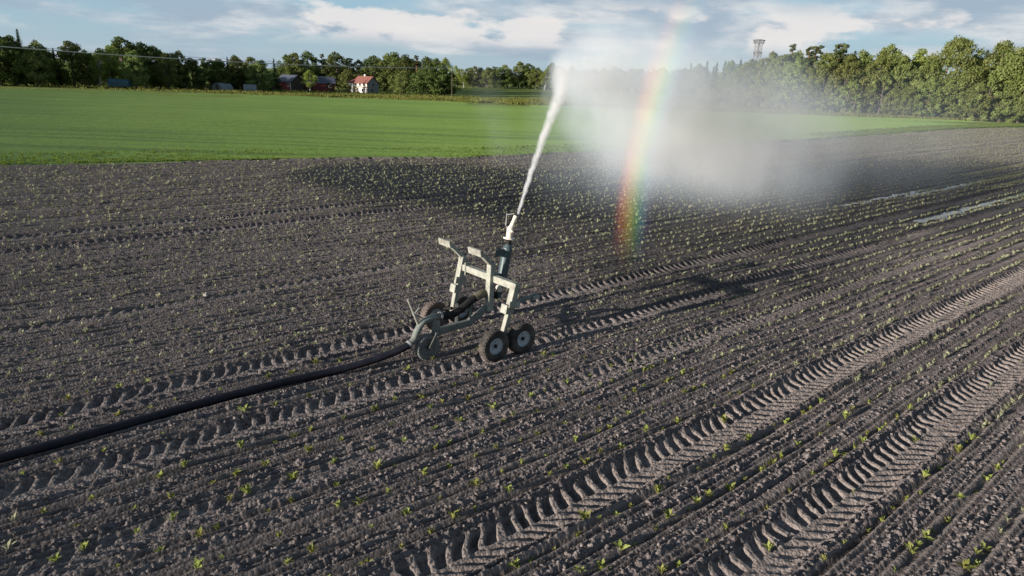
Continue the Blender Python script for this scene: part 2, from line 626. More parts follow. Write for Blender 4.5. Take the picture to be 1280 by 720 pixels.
def mat_boards(name, a, b, scale=3.0):
    m, t = new_mat(name)
    pos = t.n('ShaderNodeTexCoord').outputs['Object']
    wv = t.n('ShaderNodeTexWave', wave_type='BANDS', bands_direction='X')
    t.t.links.new(pos, wv.inputs[0])
    wv.inputs['Scale'].default_value = scale
    n = t.noise(pos, 2.0, 4)
    c = t.mix(n, a, b)
    c = t.mix(t.m('MULTIPLY', t.step(wv.outputs[1], 0.85, 1.0), 0.5), c, tuple(x * 0.4 for x in a))
    finish(t, principled(t, c, 0.8))
    return m


M = {}
M['soil'] = mat_soil()
M['crop'] = mat_crop()
M['meadow'] = mat_meadow()
M['clod'] = M['soil']
M['leaf_broad'] = mat_leaf('leaf_broad', (0.115, 0.150, 0.046), (0.212, 0.245, 0.088), 0.4)
M['leaf_dark'] = mat_leaf('leaf_dark', (0.062, 0.098, 0.032), (0.138, 0.178, 0.054), 0.35)
M['leaf_birch'] = mat_leaf('leaf_birch', (0.125, 0.170, 0.038), (0.23, 0.265, 0.07), 0.4)
M['needle'] = mat_leaf('needle', (0.026, 0.048, 0.020), (0.060, 0.088, 0.034), 0.15)
M['pine'] = mat_leaf('pine_needle', (0.042, 0.062, 0.028), (0.090, 0.108, 0.048), 0.15)
M['seedling'] = mat_leaf('seedling_leaf', (0.15, 0.18, 0.045), (0.29, 0.31, 0.10), 0.35)
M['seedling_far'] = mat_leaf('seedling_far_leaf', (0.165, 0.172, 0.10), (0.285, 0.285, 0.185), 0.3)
M['tuft'] = mat_leaf('crop_blade', (0.115, 0.190, 0.034), (0.165, 0.250, 0.048), 0.5)
M['rough_grass'] = mat_leaf('rough_grass', (0.085, 0.105, 0.026), (0.19, 0.20, 0.06), 0.3)
M['bark'] = mat_noise('bark', (0.06, 0.048, 0.038), (0.13, 0.105, 0.085), 3, 0.95, 0, 0.6, 0.05)
M['birch_bark'] = mat_noise('birch_bark', (0.10, 0.09, 0.08), (0.48, 0.46, 0.42), 2.2, 0.85, 0, 0.3, 0.02)
M['pine_bark'] = mat_noise('pine_bark', (0.11, 0.06, 0.035), (0.24, 0.125, 0.065), 2.5, 0.9, 0, 0.5, 0.04)
def mat_steel_paint(name, a, b, grime, rust):
    m, t = new_mat(name)
    pos = t.n('ShaderNodeTexCoord').outputs['Object']
    n = t.noise(pos, 9, 5, 0.65)
    c = t.mix(t.step(n, 0.35, 0.68), a, b)
    g = t.noise(pos, 3.1, 6, 0.7)
    c = t.mix(t.m('MULTIPLY', t.step(g, 0.50, 0.70), 0.75), c, grime)
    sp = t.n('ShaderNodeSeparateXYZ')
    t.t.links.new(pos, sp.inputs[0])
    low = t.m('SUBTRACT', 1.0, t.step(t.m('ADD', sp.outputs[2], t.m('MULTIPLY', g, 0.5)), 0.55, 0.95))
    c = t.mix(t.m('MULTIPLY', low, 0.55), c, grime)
    k = t.noise(pos, 17, 4, 0.7)
    c = t.mix(t.m('MULTIPLY', t.step(k, 0.62, 0.70), 0.8), c, rust)
    finish(t, principled(t, c, 0.68, 0, bump(t, n, 0.15, 0.004), 0.35))
    return m
M['paint'] = mat_steel_paint('grey_green_steel', (0.22, 0.23, 0.20), (0.31, 0.315, 0.275), (0.13, 0.115, 0.10), (0.10, 0.052, 0.030))
M['teal'] = mat_noise('teal_steel', (0.035, 0.058, 0.068), (0.068, 0.10, 0.108), 8, 0.5, 0.1, 0.12, 0.004)
M['dusty'] = mat_steel_paint('dusty_steel', (0.11, 0.13, 0.125), (0.18, 0.20, 0.185), (0.085, 0.072, 0.064), (0.08, 0.045, 0.028))
M['cream'] = mat_noise('cream_gun', (0.52, 0.46, 0.39), (0.66, 0.60, 0.52), 12, 0.45, 0.0, 0.1, 0.003)
M['rubber'] = mat_noise('black_rubber', (0.008, 0.008, 0.009), (0.020, 0.019, 0.018), 10, 0.8, 0.0, 0.2, 0.004, 0.2)
M['hose'] = mat_noise('black_hose', (0.007, 0.007, 0.013), (0.014, 0.014, 0.022), 5, 0.6, 0.0, 0.1, 0.003, 0.2)
M['tyre'] = mat_noise('dusty_tyre', (0.014, 0.013, 0.013), (0.085, 0.072, 0.062), 4, 0.85, 0.0, 0.4, 0.008)
M['tyre_mud'] = mat_noise('muddy_tyre', (0.060, 0.048, 0.042), (0.12, 0.095, 0.082), 8, 0.9, 0.0, 0.5, 0.008)
M['castor'] = mat_noise('castor_grey', (0.085, 0.09, 0.09), (0.15, 0.155, 0.15), 8, 0.8, 0.0, 0.2, 0.004)
M['rim'] = mat_noise('rim_paint', (0.30, 0.34, 0.37), (0.40, 0.43, 0.45), 8, 0.5, 0.1, 0.1, 0.003)
M['olive'] = mat_noise('olive_canvas', (0.075, 0.072, 0.045), (0.125, 0.115, 0.075), 9, 0.85, 0.0, 0.3, 0.006)
M['steel'] = mat_noise('galvanised', (0.20, 0.20, 0.21), (0.30, 0.30, 0.30), 5, 0.6, 0.3, 0.1, 0.004)
M['red_boards'] = mat_boards('red_boards', (0.17, 0.017, 0.022), (0.24, 0.027, 0.032))
M['dull_red'] = mat_boards('dull_red_boards', (0.10, 0.016, 0.021), (0.14, 0.024, 0.028))
M['grey_roof'] = mat_noise('grey_roof', (0.045, 0.052, 0.075), (0.07, 0.08, 0.11), 1.5, 0.6)
M['tile_roof'] = mat_boards('red_tiles', (0.17, 0.062, 0.048), (0.23, 0.088, 0.068), 6)
M['plaster'] = mat_noise('cream_plaster', (0.50, 0.43, 0.36), (0.58, 0.50, 0.42), 2, 0.9)
M['white'] = mat_noise('white_plaster', (0.52, 0.50, 0.47), (0.60, 0.58, 0.55), 2, 0.85)
M['gable_wall'] = mat_boards('grey_boards', (0.17, 0.17, 0.18), (0.24, 0.235, 0.24), 4)
M['glass'] = mat_noise('dark_glass', (0.02, 0.025, 0.03), (0.04, 0.05, 0.06), 2, 0.1, 0, 0.0)
M['blue'] = mat_noise('blue_tarp', (0.010, 0.045, 0.075), (0.02, 0.085, 0.11), 2, 0.5)
M['dark_wood'] = mat_noise('dark_wood', (0.045, 0.037, 0.03), (0.08, 0.065, 0.05), 4, 0.9)
M['grey_sheet'] = mat_noise('grey_sheet', (0.12, 0.145, 0.155), (0.19, 0.215, 0.225), 3, 0.6)
M['cable'] = mat_noise('cable', (0.42, 0.40, 0.37), (0.50, 0.48, 0.45), 3, 0.6)
M['stone'] = mat_noise('pale_stone', (0.24, 0.215, 0.20), (0.34, 0.31, 0.285), 12, 0.9)
def mat_water():
    m, t = new_mat('puddle_water')
    pos = t.n('ShaderNodeTexCoord').outputs['Object']
    n = t.noise(pos, 3.0, 3)
    finish(t, principled(t, (0.03, 0.03, 0.035), 0.10, 0, bump(t, n, 0.10, 0.02), 1.0))
    return m
M['water'] = mat_water()


# ------------------------------------------------------------------ ground sheets
def build_land():
    # graded radial sheet: fine near the cart, coarser with distance
    rs = [4.3]
    while rs[-1] < 150:
        r = rs[-1]
        rs.append(r + 0.0062 * (r / 5.0) ** 1.5 + 0.0012)
    rs = np.array(rs)
    th = np.linspace(-R(50), R(50), 960)
    Rr, Tt = np.meshgrid(rs, th, indexing='ij')
    X = (Rr * np.sin(Tt)).ravel()
    Y = (Rr * np.cos(Tt)).ravel()
    nr, nt = len(rs), len(th)
    soil = is_soil(X, Y)
    H = np.zeros_like(X)
    pressed = np.zeros_like(X)
    wet = np.zeros_like(X)
    groove_shade = np.zeros_like(X)
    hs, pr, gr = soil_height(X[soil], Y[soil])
    groove_shade[soil] = gr
    H[soil] = hs
    pressed[soil] = pr
    wet[soil] = wetness(X[soil], Y[soil])
    g = ~soil
    xg, yg = X[g], Y[g]
    c24, s24 = math.cos(R(24)), math.sin(R(24))
    along, across = xg * c24 + yg * s24, -xg * s24 + yg * c24
    H[g] = 0.05 + 0.02 * vnoise(along / 40, across / 0.8, 40) + 0.010 * vnoise(xg / 0.35, yg / 0.35, 41) + 0.12 * fbm(xg / 14, yg / 14, 42, 2) + terrain(xg, yg)
    idx = np.arange(nr * nt).reshape(nr, nt)
    F = np.stack([idx[:-1, :-1], idx[:-1, 1:], idx[1:, 1:], idx[1:, :-1]], -1).reshape(-1, 4)[:, ::-1]
    fs = soil[F].sum(1) >= 2
    # far limit of the green crop
    cx, cy = X[F].mean(1), Y[F].mean(1)
    lim = np.interp(cx, [-120, -60, -30, 5, 30, 60, 120], [133, 140, 141, 137, 133, 135, 132])
    keep = cy < lim
    V = np.stack([X, Y, H], 1)
    for name, sel, mat, kind in (('soil_field', fs, M['soil'], 'structure'), ('crop_field', ~fs & keep, M['crop'], 'structure')):
        f = F[sel]
        used, inv = np.unique(f, return_inverse=True)
        me = np_mesh(name, V[used], inv.reshape(-1, 4), True, {'pressed': pressed[used], 'wet': wet[used], 'groove_shade': groove_shade[used]})
        o = link(name, me, None, mat)
        tag(o, kind=kind)
    # base sheet to the horizon
    rs2 = np.concatenate([np.linspace(0.5, 150, 40), np.linspace(156, 420, 60), np.geomspace(440, 4500, 24)])
    th2 = np.linspace(0, 2 * math.pi, 181)[:-1]
    Rr, Tt = np.meshgrid(rs2, th2, indexing='ij')
    X = (Rr * np.sin(Tt)).ravel()
    Y = (Rr * np.cos(Tt)).ravel()
    Z = terrain(X, Y) - 0.22 * (1 - sstep(118, 134, np.hypot(X, Y)))
    nt = len(th2)
    idx = np.arange(len(rs2) * nt).reshape(len(rs2), nt)
    nx = np.roll(idx, -1, 1)
    F = np.stack([idx[:-1], idx[1:], nx[1:], nx[:-1]], -1).reshape(-1, 4)[:, ::-1]
    o = link('ground', np_mesh('ground', np.stack([X, Y, Z], 1), F, True), None, M['meadow'])
    tag(o, kind='structure')


build_land()


def gz(x, y):
    x, y = np.atleast_1d(np.asarray(x, float)), np.atleast_1d(np.asarray(y, float))
    return soil_height(x, y)[0]


# puddles in the wheel ruts
for (pv, u0, u1, pw) in PUDDLES:
    us = np.arange(u0, u1, 0.35)
    vv, ff = [], []
    for i, u in enumerate(us):
        ww = pw * (0.55 + 0.45 * math.sin(i * 1.7) * math.sin(i * 0.61) + 0.3 * rnd.random())
        off = 0.06 * math.sin(i * 0.8)
        for s in (-1, 1):
            x, y = uv2xy(u, pv + off + s * ww)
            vv.append((x, y, -0.088))
        if i:
            ff.append((2 * i - 2, 2 * i - 1, 2 * i + 1, 2 * i))
    o = link('water', np_mesh('water', np.array(vv), np.array(ff)), None, M['water'])
    tag(o, kind='structure')


# ------------------------------------------------------------------ the irrigation cart
U0, V0 = 7.66, 9.95
cx_, cy_ = uv2xy(U0, V0)
cart = empty('irrigation_cart', (cx_, cy_, -0.045), TH)
tag(cart, 'grey-green steel irrigation gun cart standing on the tilled soil, spraying water', 'irrigation cart')
def L(u, v, z): return (u - U0, v - V0, z + 0.045)


def wheel(u, v, z, r, wd, out, mat=M['tyre'], rimmat=M['rim'], rimr=0.52, label=None):
    c = L(u, v, z)
    wh = empty('wheel', c)
    wh.parent = cart
    if label: wh['label'] = label
    h = wd / 2
    ri = r * rimr
    prof = [(ri, -h * 0.75), (r * 0.80, -h), (r * 0.93, -h * 0.92), (r * 0.99, -h * 0.55), (r, 0), (r * 0.99, h * 0.55), (r * 0.93, h * 0.92), (r * 0.80, h), (ri, h * 0.75)]
    mb = MB().lathe(prof, seg=40)
    nl = 30
    for i in range(nl):                         # tread blocks
        a = 2 * math.pi * i / nl
        for s in (-1, 1):
            rot = Matrix.Rotation(-a, 3, 'Y') @ Matrix.Rotation(R(90), 3, 'Y') @ Matrix.Rotation(R(24 * s), 3, 'X')
            p = (math.cos(a + 0.05 * s) * r * 0.985, s * h * 0.45, math.sin(a + 0.05 * s) * r * 0.985)
            mb.box(p, (r * 0.075, h * 0.8, r * 0.05), Matrix.Rotation(-a, 3, 'Y') @ Matrix.Rotation(R(90), 3, 'Y'))
    mb.build('tyre', mat, wh, True, 40)
    rp = [(ri * 1.02, -h * 0.72), (ri * 1.02, h * 0.72), (ri * 0.94, h * 0.80), (ri * 0.88, h * 0.45), (ri * 0.35, h * 0.30), (ri * 0.30, h * 0.42), (0.001, h * 0.42), (0.001, -h * 0.42), (ri * 0.30, -h * 0.42), (ri * 0.35, -h * 0.30), (ri * 0.88, -h * 0.45), (ri * 0.94, -h * 0.80)]
    rm = MB().lathe(rp, seg=28)
    rm.build('rim', rimmat, wh, True, 35)
    hb = MB().tube([(0, -h * 0.62, 0), (0, h * 0.62, 0)], ri * 0.24, 14)
    for k in range(5):
        a = 2 * math.pi * k / 5 + 0.3
        for s in (-1, 1):
            hb.tube([(math.cos(a) * ri * 0.5, s * h * 0.30, math.sin(a) * ri * 0.5), (math.cos(a) * ri * 0.5, s * h * 0.44, math.sin(a) * ri * 0.5)], ri * 0.055, 6)
    hb.build('hub', M['rubber'], wh, True, 35)
    return wh


wheel(7.33, 9.10, 0.255, 0.30, 0.19, -1, M['tyre'])
wheel(7.99, 9.10, 0.255, 0.30, 0.19, -1, M['tyre'])
wheel(7.33, 11.08, 0.255, 0.30, 0.19, 1, M['tyre_mud'], label='mud-caked wheel on the far side of the cart')
wheel(7.99, 11.08, 0.255, 0.30, 0.19, 1, M['tyre'])
fw = wheel(6.36, 9.84, 0.205, 0.245, 0.14, -1, M['castor'], M['castor'], 0.66, 'small solid front castor wheel')

for v, vi in ((9.23, 9.10), (10.95, 11.08)):      # bogie beams joining each wheel pair
    b = MB().beam(L(7.33, v, 0.255), L(7.66, v, 0.37), 0.05, 0.08).beam(L(7.66, v, 0.37), L(7.99, v, 0.255), 0.05, 0.08)
    for u in (7.33, 7.99):
        b.tube([L(u, v + (0.04 if v < vi else -0.04) * 0 + (-0.05 if v > vi else 0.05) * -1, 0.255), L(u, vi, 0.255)], 0.022, 10)
    b.build('bogie_beam', M['dusty'], cart)

near = MB().beam(L(7.64, 9.25, 0.30), L(7.80, 9.19, 1.0), 0.10, 0.09)
nl = near.build('leg', M['paint'], cart)
MB().beam(L(7.752, 9.205, 0.80), L(7.86, 9.165, 1.345), 0.14, 0.12).build('leg_sleeve', M['paint'], nl)
pl = MB()
pl.box(L(7.70, 9.215, 0.86), (0.15, 0.17, 0.17), Matrix.Rotation(R(12), 3, 'Y'), 0.006)
pl.box(L(7.78, 9.085, 0.96), (0.26, 0.02, 0.12), Matrix.Rotation(R(12), 3, 'Y'), 0.004)
pl.build('clamp_plate', M['paint'], nl)
far = MB().beam(L(7.62, 10.85, 0.33), L(7.76, 10.85, 0.98), 0.10, 0.09)
fl = far.build('leg', M['paint'], cart)
MB().beam(L(7.725, 10.85, 0.78), L(7.885, 10.85, 1.49), 0.14, 0.12).build('leg_sleeve', M['paint'], fl)
pf = MB()
pf.box(L(7.69, 10.85, 0.84), (0.15, 0.17, 0.17), Matrix.Rotation(R(13), 3, 'Y'), 0.006)
pf.box(L(7.75, 10.745, 1.02), (0.26, 0.02, 0.14), Matrix.Rotation(R(13), 3, 'Y'), 0.004)
pf.build('clamp_plate', M['paint'], fl)
MB().beam(L(7.86, 9.165, 1.285), L(7.86, 10.78, 1.275), 0.11, 0.13, side=(1, 0, 0)).build('crossbar', M['paint'], cart)
MB().box(L(7.85, 10.66, 1.275), (0.13, 0.03, 0.26), None, 0.004).build('crossbar_flange', M['paint'], cart)
MB().beam(L(7.76, 9.83, 0.64), L(7.80, 9.83, 1.56), 0.13, 0.12).build('centre_post', M['paint'], cart)
for v, us in ((10.85, ((7.87, 1.47), (7.56, 1.765))), (9.83, ((7.82, 1.535), (7.55, 1.80)))):
    h = MB().beam(L(us[0][0], v, us[0][1]), L(us[1][0], v, us[1][1]), 0.11, 0.075, ext=0.02)
    ho = h.build('hook_arm', M['paint'], cart)
    MB().box(L(us[1][0] - 0.04, v + 0.13, us[1][1] + 0.02), (0.05, 0.40, 0.13), Matrix.Rotation(R(-12), 3, 'Y'), 0.006).build('hook_plate', M['paint'], ho)
    MB().beam(L(us[0][0] + 0.05, v + 0.0, us[0][1] - 0.28), L(us[0][0] - 0.02, v, us[0][1] + 0.08), 0.02, 0.13).build('gusset', M['dusty'], ho)

ch = MB().beam(L(6.52, 9.87, 0.44), L(7.30, 9.87, 0.47), 0.10, 0.12)
ch.beam(L(7.26, 9.87, 0.45), L(7.80, 9.85, 0.74), 0.10, 0.11)
ch.beam(L(7.05, 9.90, 0.47), L(7.70, 10.80, 0.50), 0.06, 0.06)
ch.build('chassis_beam', M['dusty'], cart)
fk = MB().box(L(6.55, 9.85, 0.55), (0.16, 0.06, 0.36), None, 0.008)
for s in (-0.085, 0.085):
    fk.beam(L(6.52, 9.84 + s, 0.46), L(6.36, 9.84 + s, 0.20), 0.02, 0.06)
fk.beam(L(6.52, 9.75, 0.46), L(6.52, 9.94, 0.46), 0.07, 0.05, side=(1, 0, 0))
fk.build('castor_fork', M['dusty'], cart)
ip = smooth_path([L(5.98, 9.86, 0.33), L(6.08, 9.86, 0.41), L(6.15, 9.85, 0.56), L(6.26, 9.85, 0.69), L(6.44, 9.85, 0.745), L(6.66, 9.85, 0.75)], 6)
po = MB().tube(ip, 0.062, 16).build('inlet_pipe', M['dusty'], cart, True, 50)
MB().tube([ip[0] - (ip[1] - ip[0]) * 0.5, ip[2]], 0.078, 16).build('pipe_coupling', M['steel'], po, True, 40)
MB().tube([ip[-2], ip[-1] + (ip[-1] - ip[-2]) * 0.6], 0.08, 16).build('pipe_coupling', M['steel'], po, True, 40)
rh = smooth_path([L(6.64, 9.85, 0.75), L(6.90, 9.85, 0.72), L(7.15, 9.86, 0.80), L(7.42, 9.87, 0.93), L(7.68, 9.90, 0.985), L(7.92, 9.95, 0.90), L(8.08, 9.95, 0.86)], 8)
ro = MB().tube(rh, 0.072, 16).build('rubber_hose', M['rubber'], cart, True, 50)
MB().tube(rh[25:38], 0.081, 16).build('canvas_sleeve', M['olive'], ro, True, 50)
rl = smooth_path([L(7.05, 9.97, 0.78), L(7.25, 10.12, 0.66), L(7.32, 10.25, 0.52), L(7.20, 10.32, 0.56), L(7.02, 10.25, 0.70), L(7.05, 10.05, 0.76)], 6)
MB().tube(rl, 0.032, 10).build('slack_hose', M['rubber'], cart, True, 50)
st_ = MB().tube([L(7.33, 9.86, 0.50), L(7.36, 9.86, 0.86)], 0.022, 8)
st_.build('hose_support', M['dusty'], cart, True, 40)
MB().tube([L(5.96, 9.84, 1.19), L(6.20, 9.85, 0.60)], 0.02, 8).build('brake_lever', M['paint'], cart, True, 40)
MB().tube([L(6.22, 9.88, 0.98), L(6.10, 9.90, 0.86), L(6.42, 9.90, 0.70)], 0.016, 8).build('brake_link', M['dusty'], cart, True, 40)
ra = MB().beam(L(7.80, 9.16, 0.95), L(8.40, 9.16, 1.04), 0.06, 0.07)
rao = ra.build('rear_arm', M['dusty'], cart)
MB().box(L(8.33, 9.10, 1.00), (0.16, 0.03, 0.07), None, 0.004).build('arm_plate', M['paint'], rao)

# water gun
gx = 9.93
rs_ = MB().tube([L(8.06, gx, 0.82), L(8.15, gx, 1.18)], 0.065, 18)
rs_.tube([L(8.145, gx, 1.16), L(8.27, gx, 1.80)], 0.098, 20)
rs_.tube([L(8.268, gx, 1.79), L(8.285, gx, 1.87)], [0.098, 0.055], 20)
rs_.beam(L(7.84, gx, 1.28), L(8.18, gx, 1.30), 0.10, 0.06)
rs_.beam(L(7.95, gx - 0.03, 1.75), L(8.26, gx - 0.03, 1.72), 0.012, 0.14)
riser = rs_.build('gun_riser', M['teal'], cart, True, 40)
vl = MB().tube([L(8.02, gx - 0.12, 1.02), L(8.06, gx, 1.04)], 0.05, 12).tube([L(7.98, gx - 0.10, 0.98), L(8.02, gx - 0.12, 1.10), L(8.08, gx - 0.11, 1.08)], 0.014, 8)
vl.build('valve', M['cream'], riser, True, 40)
nk = MB().tube([L(8.284, gx, 1.86), L(8.30, gx, 1.985)], 0.052, 16).build('gun_neck', M['rubber'], cart, True, 40)
gb = MB().tube([L(8.298, gx, 1.975), L(8.303, gx, 2.005)], 0.112, 20)
gb.tube([L(8.303, gx, 2.0), L(8.312, gx, 2.11), L(8.33, gx, 2.17), L(8.35, gx, 2.215)], [0.062, 0.06, 0.066, 0.05], 18)
gb.tube([L(8.30, gx - 0.11, 2.13), L(8.325, gx, 2.16), L(8.34, gx + 0.1, 2.15)], 0.022, 10)
body = gb.build('gun_body', M['cream'], cart, True, 40)
brl = MB().tube([L(8.345, gx, 2.205), L(8.44, gx - 0.01, 2.40)], [0.046, 0.034], 16)
brl.tube([L(8.415, gx - 0.008, 2.35), L(8.447, gx - 0.011, 2.415)], 0.044, 16)
brl.build('barrel', M['cream'], body, True, 40)
MB().tube([L(8.449, gx - 0.011, 2.42), L(8.462, gx - 0.013, 2.447)], 0.038, 16).build('nozzle', M['rubber'], body, True, 40)
da = MB().beam(L(8.29, gx + 0.10, 2.22), L(8.36, gx + 0.16, 2.46), 0.022, 0.014)
da.beam(L(8.30, gx + 0.10, 2.20), L(8.34, gx, 2.18), 0.02, 0.02)
da.beam(L(8.345, gx + 0.15, 2.42), L(8.44, gx + 0.02, 2.46), 0.02, 0.02)
da.build('drive_arm', M['steel'], body)

# drag hose
hp = [(-16, 9.75), (-10, 9.9), (-5, 10.02), (-2, 10.06), (0, 10.08), (0.9, 10.10), (2.5, 10.18), (3.7, 10.18), (4.5, 10.12)]
pts = []
for u, v in hp:
    x, y = uv2xy(u, v)
    pts.append((x, y, 0.075))
for u, v, z in ((5.1, 10.02, 0.12), (5.55, 9.93, 0.20), (5.86, 9.87, 0.285), (6.0, 9.86, 0.335)):
    x, y = uv2xy(u, v)
    pts.append((x, y, z))
ho = MB().tube(smooth_path(pts, 10), 0.066, 16).build('supply_hose', M['hose'], None, True, 50)
tag(ho, 'thick black water supply hose stretched across the soil to the irrigation cart', 'hose')


# ------------------------------------------------------------------ seedlings
def seedling_mesh(name, seed, leaves, size, two=True, mat=M['seedling']):
    r_ = random.Random(seed)
    V, F, T = [], [], []
    for i in range(leaves):
        a = i * 2.4 + r_.uniform(-0.4, 0.4)
        el = r_.uniform(0.75, 1.5)
        ln = size * r_.uniform(0.65, 1.15)
        wd = ln * r_.uniform(0.13, 0.25)
        d = Vector((math.cos(a) * math.cos(el), math.sin(a) * math.cos(el), math.sin(el)))
        sdv = Vector((-math.sin(a), math.cos(a), r_.uniform(-0.35, 0.35))).normalized()
        p0 = Vector((0, 0, -0.01)) + d * ln * 0.12
        p1 = p0 + d * ln * 0.5
        p2 = p0 + d * ln * 0.92 + Vector((math.cos(a), math.sin(a), -0.9)) * ln * 0.22
        o = len(V)
        V += [p0, p1 + sdv * wd, p2, p1 - sdv * wd, p1 - d.cross(sdv) * wd * 0.25]
        F += [(o, o + 1, o + 4), (o + 1, o + 2, o + 4), (o + 2, o + 3, o + 4), (o + 3, o, o + 4)]
        T += [r_.random()] * 5
    me = np_mesh(name, np.array([tuple(v) for v in V]), np.array(F), False, {'tint': T})
    me.materials.append(mat)
    return me


def scatter_plants():
    protos = [seedling_mesh('crop_seedling', 40 + i, 9 + i % 6, 0.088) for i in range(8)]
    spots = []
    for k in range(-40, 110):
        v = ROW0 + k * ROWS
        if v < -25 or v > 46: continue
        if any(abs(v - tv) < hw * 0.9 and st > 0.65 for tv, st, hw in TRACKS):
            crush = 0.93
        else:
            crush = 0.0
        u = -30.0
        while u < 130:
            x, y = uv2xy(u, v)
            r = math.hypot(x, y)
            clump = 0.5 + 0.5 * math.sin(u * 0.9 + k * 2.3) * math.sin(u * 0.37 + k)
            right = min(1.0, max(0.0, (math.degrees(math.atan2(x, max(y, 0.01))) + 5) / 45)) if y > 0 else 0
            u += (0.13 + 0.28 * rnd.random() ** 1.5) * (1.6 - 0.25 * right - 0.45 * clump) * (1.25 if r < 12 else 0.72)
            if y < 4.5 or abs(x) > y * 1.05 + 1 or r > 130: continue
            if rnd.random() < crush: continue
            vv = v + rnd.gauss(0, 0.028)
            x, y = uv2xy(u, vv)
            spots.append((math.hypot(x, y), x, y, u))
    spots.sort()
    P = np.array(spots)
    ok = P[:, 2] < np.interp(P[:, 1], EDGE[:, 0], EDGE[:, 1]) - 0.4
    P = P[ok]
    # keep clear of the cart wheels and the hose
    U_, V_ = xy2uv(P[:, 1], P[:, 2])
    clear = ~((np.abs(V_ - 9.1) < 0.25) & (U_ > 6.9) & (U_ < 8.4)) & ~((np.abs(V_ - 10.08) < 0.12) & (U_ < 6.2)) & ~((np.abs(V_ - 11.1) < 0.25) & (U_ > 6.9) & (U_ < 8.4))
    P = P[clear]
    Z = gz(P[:, 1], P[:, 2])
    inview = np.abs(P[:, 1]) < P[:, 2] * 0.80 + 0.3
    order = np.nonzero(inview & (P[:, 0] > 6.0))[0][:300]
    ind = set(order.tolist())
    for i in order:
        o = bpy.data.objects.new('crop_seedling', protos[rnd.randrange(8)])
        s = rnd.choice((0.55, 0.7, 0.8, 0.95, 1.1, 1.35))
        o.location = (P[i, 1], P[i, 2], Z[i] - 0.004)
        o.rotation_euler = (rnd.uniform(-0.15, 0.15), rnd.uniform(-0.15, 0.15), rnd.uniform(0, 6.28))
        o.scale = (s, s, s * rnd.uniform(1.1, 1.6))
        COL.objects.link(o)
        tag(o, 'small yellow-green crop seedling growing in a row of bare tilled soil', 'seedling', 'crop seedlings in the tilled soil')
    # the rest: one mass
    rest = np.array([i for i in range(len(P)) if i not in ind])
    base = []
    for s in range(5):
        me = seedling_mesh('tmp', 80 + s, 6, 0.094)
        co = np.empty(len(me.vertices) * 3, np.float32); me.vertices.foreach_get('co', co)
        fc = np.empty(len(me.polygons) * 3, np.int32); me.loops.foreach_get('vertex_index', fc)
        base.append((co.reshape(-1, 3), fc.reshape(-1, 3)))
        bpy.data.meshes.remove(me)
    VV, FF, TT = [], [], []
    off = 0
    for i in rest:
        co, fc = base[rnd.randrange(5)]
        a = rnd.uniform(0, 6.28)
        s = rnd.uniform(0.5, 1.35) * (0.85 + 0.30 * min(1.0, max(0.0, (P[i, 0] - 14) / 14)))
        c, sn = math.cos(a) * s, math.sin(a) * s
        q = np.stack([co[:, 0] * c - co[:, 1] * sn + P[i, 1], co[:, 0] * sn + co[:, 1] * c + P[i, 2], co[:, 2] * s * 1.5 + Z[i]], 1)
        VV.append(q); FF.append(fc + off); TT.append(np.full(len(q), rnd.random()))
        off += len(q)
    me = np_mesh('crop_seedlings', np.concatenate(VV), np.concatenate(FF), False, {'tint': np.concatenate(TT)})
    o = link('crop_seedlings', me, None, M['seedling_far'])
    tag(o, 'thousands of pale green seedlings in rows across the far soil', 'seedlings', None, 'stuff')
    return len(P)


scatter_plants()


# loose clods lying on the near soil
def loose_clods(n=9000):
    r = np.sqrt(rng.uniform(5.2 ** 2, 17.0 ** 2, n * 2)) * rng.uniform(0.6, 1, n * 2)
    a = rng.uniform(-0.8, 0.8, n * 2)
    x, y = r * np.sin(a), r * np.cos(a)
    u, v = xy2uv(x, y)
    k = np.round((v - ROW0) / ROWS)
    ok = (np.abs(v - ROW0 - k * ROWS) > 0.12) & (r > 5)
    for tv, st, hw in TRACKS:
        ok &= ~(np.abs(v - tv) < hw * 0.95) | (st < 0.6)
    x, y = x[ok][:n], y[ok][:n]
    z = gz(x, y)
    bm = bmesh.new()
    bmesh.ops.create_icosphere(bm, subdivisions=1, radius=1.0)
    co = np.array([tuple(q.co) for q in bm.verts]); bm.faces.ensure_lookup_table(); bm.verts.index_update()
    fc = np.array([[q.index for q in f.verts] for f in bm.faces])
    bm.free()
    m = len(x)
    s = 0.007 + 0.024 * rng.random(m) ** 3.0
    V = co[None] * (0.55 + 0.85 * rng.random((m, len(co), 1))) * s[:, None, None] * np.stack([1 + 0.4 * rng.random(m), np.ones(m), 0.65 + 0.2 * rng.random(m)], 1)[:, None, :]
    an = rng.uniform(0, 6.28, m)
    c, sn = np.cos(an)[:, None], np.sin(an)[:, None]
    X = V[:, :, 0] * c - V[:, :, 1] * sn + x[:, None]
    Y = V[:, :, 0] * sn + V[:, :, 1] * c + y[:, None]
    Z = V[:, :, 2] + (z + s * 0.35)[:, None]
    P = np.stack([X, Y, Z], -1).reshape(-1, 3)
    F = (fc[None] + (np.arange(m) * len(co))[:, None, None]).reshape(-1, 3)
    w_ = np.repeat(wetness(x, y), len(co))
    me = np_mesh('soil_clods', P, F, False, {'pressed': np.zeros(len(P)), 'wet': w_, 'groove_shade': np.zeros(len(P))})
    o = link('soil_clods', me, None, M['soil'])
    tag(o, 'loose crumbs and clods of dry soil lying between the rows', 'clods', None, 'stuff')


